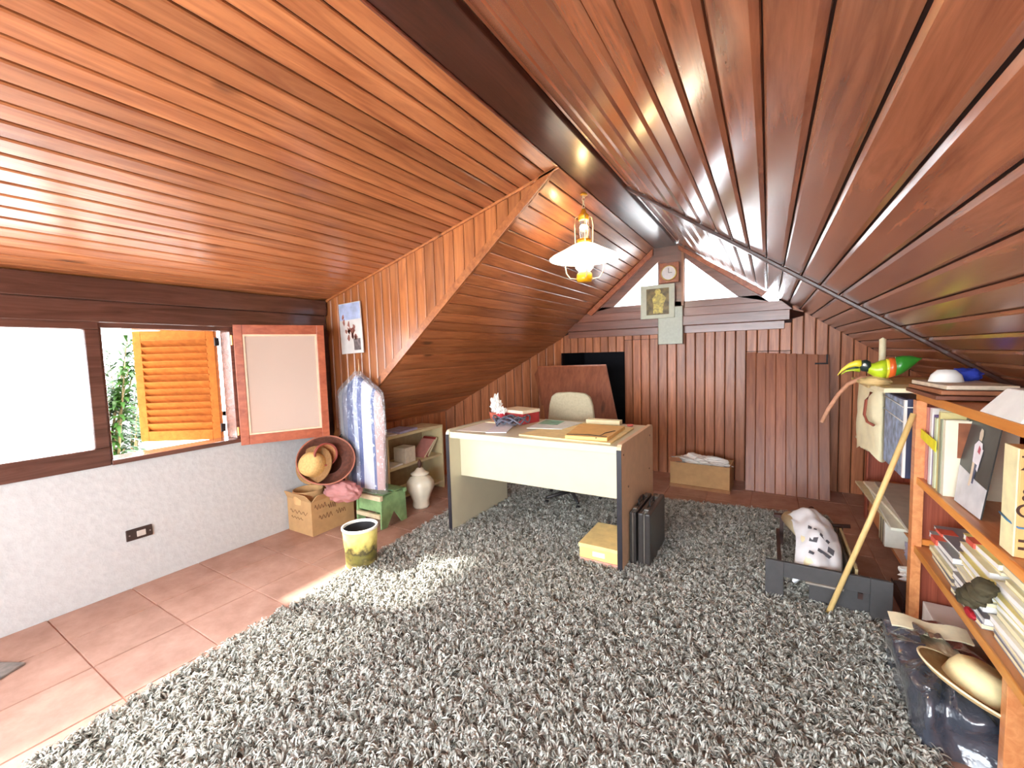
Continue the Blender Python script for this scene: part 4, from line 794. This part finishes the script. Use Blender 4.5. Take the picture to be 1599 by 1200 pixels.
# lettered box file
bf=thing('box_file','tall cream box file with dark capital letters on its orange side','box file',(.74,1.92,.736))
obj('file_body',MB().box((.631,1.800,.737),(.86,1.885,1.062)),mat('file_orange',srgb(228,176,110),.6,vary=.05),bf,bevel=.002)
obj('spine',MB().box((.626,1.800,.738),(.631,1.885,1.063)),mat('file_cream',srgb(244,232,180),.6),bf,bevel=.002)
obj('cord',MB().tube([(.623,1.885,.845),(.622,1.83,.838),(.634,1.797,.828),(.75,1.800,.828)],.003,6),mat('blue_cord',srgb(70,120,160),.5),bf,smooth=True)
def text_mesh(body,size,m,name,Mx,parent,ext=.0006):
    cu=bpy.data.curves.new(name,'FONT'); cu.body=body; cu.size=size; cu.extrude=ext; cu.align_x='CENTER'; cu.align_y='CENTER'; to=bpy.data.objects.new(name,cu); COL.objects.link(to)
    dg=bpy.context.evaluated_depsgraph_get(); me=bpy.data.meshes.new_from_object(to.evaluated_get(dg)); bpy.data.objects.remove(to); me.materials.clear(); me.materials.append(m); me.transform(Mx)
    return obj(name,me,None,parent)
dki=mat('dark_brown_ink',srgb(70,40,24),.6)
for i,cch in enumerate('ZE8O'):
    text_mesh(cch,.062,dki,'letter',Matrix.Translation((.654,1.7992,1.018-i*.047))@Matrix.Rotation(math.radians(90),4,'X')@Matrix.Diagonal((1.15,1,1,1)),bf)
for zz in (.762,.785): obj('small_mark',MB().box((.636,1.7985,zz),(.648,1.800,zz+.008)),dki,bf)
obj('cardboard_sleeve',MB().box((.64,1.55,.737),(.86,1.84,1.02)),mat('file_orange',srgb(228,176,110)),None,'orange cardboard sleeve behind the lettered box file at the photo edge','sleeve',bevel=.002) if False else None

# magazine piles on the lower shelf
pal=[(236,228,196),(240,236,216),(226,216,170),(208,206,200),(244,240,228),(216,210,186),(150,150,156),(238,224,150)]
rs=random.Random(12)
pn={0:'far',1:'second',2:'middle',3:'near'}
lastm=[]
for pi_,(yc,zt_) in enumerate(((2.44,.55),(2.13,.64),(1.815,.66),(1.50,.66))):
    z=.402; i=0
    while z<zt_:
        th=rs.uniform(.010,.024); c_=pal[rs.randrange(len(pal))] if i>1 else (150,150,156); ln=rs.uniform(.26,.30)
        xo=.632+rs.uniform(-.012,.022)+(z-.4)*.12; rz=rs.uniform(-.05,.05); yy=yc+rs.uniform(-.008,.008)
        ords=['lowest','second','third','fourth','fifth','sixth','seventh','eighth','ninth','tenth','eleventh','twelfth','thirteenth','fourteenth','fifteenth','sixteenth','seventeenth','eighteenth']
        cn={(236,228,196):'cream',(240,236,216):'ivory',(226,216,170):'buff',(208,206,200):'light grey',(244,240,228):'off-white',(216,210,186):'beige',(150,150,156):'grey',(238,224,150):'yellow'}[c_]
        lab=cn+' magazine, '+(ords[i]+(' from the bottom' if i else ''))+' of the '+{0:'low pile nearest the bookcase post',1:'second pile from the bookcase post',2:'third pile from the bookcase post',3:'nearest pile at the photo edge'}[pi_]
        t=thing('magazine',lab,'magazine',(xo+.1,yy,z),pn[pi_]+' magazine pile on the lower shelf')
        o_=obj('cover',MB().box((xo,yy-ln/2,z),(xo+.21,yy+ln/2,z+.0015),rz=rz).box((xo,yy-ln/2,z+th-.0015),(xo+.21,yy+ln/2,z+th),rz=rz),mat('mag_%d_%d_%d'%c_,srgb(*c_),.5,vary=.08,scale=20),t)
        obj('page_block',MB().box((xo+.002,yy-ln/2+.002,z+.0015),(xo+.208,yy+ln/2-.002,z+th-.0015),rz=rz),paper if i%2 else cream,t)
        lastm.append((t,xo,yy,ln,z,th,pi_)); z+=th+.0012; i+=1
for pi_,k in ((0,-1),(0,-3),(1,-2)):
    t,xo,yy,ln,z,th,_=[q for q in lastm if q[6]==pi_][k]
    obj('red_label',MB().box((xo-.005,yy+.03,z+.001),(xo+.05,yy+.10,z+th+.0008)),mat('red_tag',srgb(222,96,76),.6),t)
bnd=thing('strap_bundle','dark olive rolled strap bundle with a red tag sticking out of the magazine shelf','strap',(.62,1.95,.5))
olv=mat('dark_olive_cloth',srgb(74,66,44),.8,vary=.35,scale=26)
for i,(yy,zz,ry) in enumerate(((2.06,.468,.055),(2.02,.50,.06),(1.97,.535,.055),(1.93,.575,.045))):
    obj('roll',MB().blob((.615,yy,zz),(.028,ry,.024),i+30,.3,2.5,20,14),olv,bnd,smooth=True)
obj('red_tag',MB().blob((.600,1.985,.452),(.010,.035,.014),3,.3),mat('crimson',srgb(176,30,44),.5),bnd,smooth=True)

# bottom: papers, bin bag, straw hat
obj('paper_stack',MB().box((.65,2.44,.001),(.92,2.70,.13),rz=-.03),paper,None,'white stack of paper on the floor behind the black bag','paper',bevel=.004)
bgm,bgn,bgp=base_mat('black_bag_plastic'); bgp.inputs['Base Color'].default_value=srgb(64,68,78); bgp.inputs['Roughness'].default_value=.22; bgp.inputs['Specular IOR Level'].default_value=.9; bgp.inputs['Coat Weight'].default_value=1; bgp.inputs['Coat Roughness'].default_value=.1
nz=N(bgn,'ShaderNodeTexNoise'); nz.inputs['Scale'].default_value=7; nz.inputs['Detail'].default_value=4; tcb=N(bgn,'ShaderNodeTexCoord'); bgn.links.new(tcb.outputs['Object'],nz.inputs['Vector']); bmp=N(bgn,'ShaderNodeBump'); bmp.inputs['Strength'].default_value=.8; bmp.inputs['Distance'].default_value=.05; bgn.links.new(nz.outputs[0],bmp.inputs['Height']); bgn.links.new(bmp.outputs[0],bgp.inputs['Normal'])
bag=thing('bin_bag','shiny black plastic bag of papers slumped on the rug under the bookcase','bag',(.58,2.0,0))
def bagf(u,v):
    a=u*2*math.pi; rx,ry=.150,.30; z=.195*v; k=1+.10*math.sin(a*5+v*2)*.6+.22*noise.noise(Vector((math.cos(a)*2.2,math.sin(a)*2.2,v*1.6+3)))
    k*=1.02-.10*v*v-(.55*max(0,v-.86)/.14); c,s_=math.cos(a),math.sin(a); c=math.copysign(abs(c)**.7,c); s_=math.copysign(abs(s_)**.7,s_)
    return Vector((.585+rx*c*k,2.125+ry*s_*k,.006+z+.03*noise.noise(Vector((c*3,s_*3,v)))*v))
obj('bag_skin',MB().grid(bagf,90,22),bgm,bag,smooth=True)
obj('bag_contents',MB().blob((.60,2.13,.155),(.10,.22,.03),40,.25,3,40,24),mat('bag_paper',srgb(222,212,180),.8,vary=.2,scale=9),bag)
obj('bag_fold',MB().grid(lambda u,v:Vector((.46+.24*u,2.28-.02*u+.08*v,0.192+.006*math.sin(u*9)+.015*v)),20,4),mat('cream_rim_paper',srgb(240,228,192),.7),bag,solid=.006)
sh=thing('sun_hat','cream straw sun hat with a wide brown-lined brim lying on the black bag','hat',(.62,1.83,.25))
ax=Vector((.42,.10,1)).normalized(); tmp=Vector((0,1,0)).cross(ax).normalized(); M5=Matrix((tmp,ax.cross(tmp),ax)).transposed(); cc=Vector((.605,1.925,.225))
def sub(l): return l
obj('brim',MB().lathe([(.080,0),(.11,-.006),(.132,.0),(.149,.010),(.151,.005),(.132,-.007),(.11,-.013),(.080,-.006)],cc,48,M=M5,wob=lambda a,z:1+.04*math.cos(2*a)),mat('hat_brown',srgb(176,150,106),.75,vary=.12,scale=60,bump=.3),sh,smooth=True)
obj('brim_edge',MB().tube([cc+M5@Vector((.151*(1+.04*math.cos(2*a))*math.cos(a),.151*(1+.04*math.cos(2*a))*math.sin(a),.010)) for a in [i/40*2*math.pi for i in range(41)]],.0035,6),cream,sh,smooth=True)
obj('crown',MB().lathe([(.088,-.004),(.084,.035),(.074,.065),(.05,.080),(0,.076)],cc,36,M=M5),mat('hat_cream',srgb(242,226,170),.7,vary=.06,scale=50,bump=.2),sh,smooth=True)

# things on top of the near bookcase
rs=random.Random(3)
for i,(z_,c_,lb) in enumerate(((1.142,(120,70,48),'dark brown wooden board, lowest of the stack on the bookcase top'),(1.162,(158,100,66),'mid brown wooden board in the middle of the stack on the bookcase top'),(1.182,(214,196,170),'pale speckled board, topmost of the stack on the bookcase top'))):
    obj('wooden_board',MB().box((.585+i*.012,2.36+.02*i,z_),(.86-.02*i,2.80-.02*i,z_+.017),rz=.04*i),mat('board_%d'%i,srgb(*c_),.6,vary=.15,scale=30),None,lb,'board',bevel=.002)
obj('plastic_dish',MB().lathe([(.0,.055),(.03,.052),(.05,.03),(.058,0)],(.68,2.62,1.200),24),paper,None,'white rounded plastic dish on the board stack beside the blue cloth','dish',smooth=True)
obj('blue_cloth',MB().blob((.76,2.70,1.225),(.055,.04,.03),8,.35,3),mat('blue_cloth',srgb(40,60,170),.7,vary=.2),None,'bright blue crumpled cloth behind the white dish on the board stack','cloth',smooth=True)
tb=thing('tissue_box','white faceted paper box on the bookcase top at the right photo edge','box',(.70,1.90,1.14))
obj('box_shell',MB().hexa([(.61,1.75,1.141),(.80,1.75,1.141),(.80,2.03,1.141),(.61,2.03,1.141)],[(.66,1.78,1.225),(.76,1.78,1.225),(.76,1.99,1.225),(.66,1.99,1.225)]),paper,tb,bevel=.004)
# things around the far bookcase
fp=obj('folder_pile',MB().box((.50,2.84,1.126),(.93,3.10,1.15),rz=.05),cream,None,'cream folders overhanging the top of the far bookcase under the carved bird','folders',bevel=.003)
obj('folder_pile',MB().box((.50,3.12,1.126),(.90,3.85,1.142),rz=-.03),mat('straw_mat',srgb(214,184,124),.8,vary=.2,scale=40),None,'straw-coloured mat overhanging the far bookcase behind the carved bird','mat')
bd=thing('carved_bird','painted wooden toucan with a yellow-green beak on top of the far bookcase','bird figure',(.52,3.02,1.15))
by_=3.02
lime=mat('bird_lime',srgb(190,214,40),.35,coat=.4,vary=.2,scale=20); yel=mat('bird_yellow',srgb(240,220,60),.35,coat=.4,vary=.08); dgrn=mat('bird_green',srgb(48,130,40),.35,coat=.4,vary=.2); org=mat('bird_orange',srgb(230,104,40),.35,coat=.4); dk_=mat('bird_dark',srgb(40,56,52),.35,coat=.4)
def loft(sec,m,name,n=20):
    mb=MB(); k=0
    for (x,z,rz,ry) in sec:
        mb.v+=[(x,by_+ry*math.cos(a),z+rz*math.sin(a)) for a in [i*2*math.pi/n for i in range(n)]]
    for j in range(len(sec)-1):
        for i in range(n): mb.f.append((j*n+i,j*n+(i+1)%n,(j+1)*n+(i+1)%n,(j+1)*n+i))
    mb.f.append(tuple(range(n))[::-1]); mb.f.append(tuple((len(sec)-1)*n+i for i in range(n)))
    return obj(name,mb,m,bd,smooth=True)
loft([(.338,1.205,.003,.003),(.355,1.232,.009,.010),(.385,1.258,.014,.014),(.415,1.270,.018,.017),(.44,1.268,.024,.022)],yel,'upper_beak')
loft([(.352,1.208,.002,.003),(.375,1.228,.005,.008),(.405,1.236,.008,.012),(.435,1.235,.014,.018)],lime,'lower_beak')
loft([(.375,1.236,.003,.006),(.405,1.246,.007,.010),(.43,1.248,.010,.014)],dk_,'beak_gap')
loft([(.432,1.254,.012,.012),(.445,1.257,.030,.026),(.462,1.258,.033,.030),(.48,1.252,.030,.028)],dk_,'head')
loft([(.47,1.245,.028,.026),(.495,1.235,.036,.038),(.52,1.236,.048,.044),(.545,1.241,.052,.047)],lime,'breast')
loft([(.544,1.241,.052,.047),(.558,1.244,.053,.047)],yel,'yellow_band'); loft([(.556,1.244,.054,.048),(.582,1.250,.053,.046)],org,'orange_band')
loft([(.58,1.250,.053,.046),(.61,1.260,.049,.042),(.645,1.275,.034,.028),(.675,1.288,.010,.010),(.69,1.294,.002,.003)],dgrn,'tail')
obj('eye',MB().blob((.452,by_-.030,1.264),(.008,.005,.008),1,.0),mat('eye_white',srgb(230,230,220),.3),bd,smooth=True)
obj('perch',MB().blob((.50,by_,1.172),(.07,.045,.025),50,.3,2.5),mat('perch_straw',srgb(206,176,120),.8,vary=.2),bd,smooth=True)
obj('rod',MB().lathe([(0,0),(.017,0),(.017,.26),(.006,.268),(0,.272)],(.60,3.42,1.142),20),mat('rod_cream',srgb(236,226,186),.4),None,'cream candle standing behind the carved bird','rod',smooth=True)  # plain cream upright cylinder with a small pointed tip
obj('curved_branch',MB().tube([(.321,3.60,.843),(.36,3.60,.945),(.413,3.60,1.046),(.46,3.60,1.11),(.53,3.60,1.155),(.62,3.60,1.155)],[.012,.012,.0125,.013,.013,.012],8),mat('bark_pink',srgb(206,150,118),.7,vary=.2,scale=30),None,'curved pale branch jutting from the far bookcase in front of the leaning panel','branch',smooth=True)
hg=thing('cloth_bag','cream cloth bag with a brown handle hanging from the far bookcase','bag',(.58,3.6,.70))
def hbag(u,v):
    a=u*2*math.pi; z=1.13-.44*v-.03*math.sin(a*3)*v; k=1+.2*noise.noise(Vector((math.cos(a)*1.8,math.sin(a)*1.8,v*2.5+8)))+.1*v
    return Vector((.60+.072*math.cos(a)*k,3.60+.27*math.sin(a)*k+.0*v,z))
bgc=MB().grid(hbag,60,20); obj('bag_cloth',bgc,mat('cream_hide',srgb(238,226,186),.8,vary=.08,scale=12,bump=.4),hg,smooth=True)
obj('bag_base',MB().blob((.60,3.60,.72),(.07,.27,.05),60,.3,2.4),MATS['cream_hide'],hg,smooth=True)
obj('brown_handle',MB().tube([(.545,3.37,1.08),(.520,3.36,1.03),(.515,3.37,.94),(.525,3.34,.90),(.55,3.30,.885)],.008,8),mat('brown_handle',srgb(150,70,46),.5),hg,smooth=True)
bx=thing('album_box','blue and white patterned box tied with white cord beside the near bookcase post','box',(.70,2.98,.70))
obj('box_body',MB().box((.586,2.790,.701),(.86,3.20,1.10)),mat('navy_face',srgb(52,56,84),.4,vary=.15),bx,bevel=.003)
obj('patterned_side',MB().box((.581,2.800,.705),(.586,3.20,1.095)),mat('blue_white_print',srgb(150,170,196),.4,vary=.5,scale=22),bx)
obj('white_edge',MB().box((.579,2.785,.705),(.590,2.802,1.095)),paper,bx)
for zz in (.985,1.06): obj('white_cord',MB().tube([(.576,3.21,zz+.02),(.576,2.79,zz),(.585,2.781,zz),(.66,2.781,zz)],.003,6),paper,bx,smooth=True)
obj('wood_cheek',MB().box((.604,2.757,.69),(.618,2.785,1.0)),W_ply,bx) if False else None
# papers on the far bookcase lower shelves
def wedge(name,label,pts,th,m,cat):
    return obj(name,MB().prism(pts,th),m,None,label,cat)
rs=random.Random(8); z=.311
for i,(c_,lb) in enumerate((((214,200,160),'large tan portfolio sticking out of the far bookcase, lowest of its stack'),((226,226,206),'pale green sheet folder in the far bookcase above the tan portfolio'),((240,232,206),'cream drawing sheet in the middle of the far bookcase stack'),((196,186,170),'grey-beige folder, topmost in the far bookcase stack'))):
    obj('portfolio',MB().box((.60+.02*i,3.15-.08*i,z),(.96,4.12-.06*i,z+.016),rz=(.03,-.04,.05,-.02)[i]),mat('portf%d'%i,srgb(*c_),.6,vary=.08),None,lb,'folder',bevel=.002); z+=.0175
wedge('document_case','orange-tan card folder standing at the front of the far bookcase lower shelf',[(.66,4.05,.105),(.66,3.62,.105),(.66,3.66,.28),(.66,4.0,.275)],(.03,0,0),mat('orange_card',srgb(226,164,108),.6),'folder')
y_=3.58
for i,(th,h_,c_,lb) in enumerate(((.03,.20,(236,228,190),'cream upright folder'),(.02,.19,(84,76,60),'dark upright folder'),(.035,.19,(204,196,160),'greyish upright folder'),(.015,.185,(60,56,50),'black upright folder'),(.04,.18,(240,236,220),'white upright folder'))):
    book('file_folder',lb+' on the lower shelf of the far bookcase',.64,.92,y_-th,y_,.102,.102+h_*.9,c_,0,None,'folder'); y_-=th+.006
obj('lavender_packet',MB().blob((.76,3.16,.18),(.075,.13,.06),70,.35,3),mat('lavender_film',srgb(206,204,232),.35,vary=.12,coat=.5),None,'lavender plastic packet on the lower shelf of the far bookcase','packet',smooth=True)
obj('white_packet',MB().blob((.70,2.92,.155),(.08,.08,.05),71,.5,3.5),paper,None,'crumpled white packet next to the lavender one in the far bookcase','packet')
obj('dark_case',MB().box((.61,2.80,.0),(.68,3.02,.07)).box((.60,2.79,.0),(.605,3.03,.075)),mat('dark_red_case',srgb(70,44,40),.5),None,'small dark case on the floor beside the near bookcase post','case',bevel=.004)
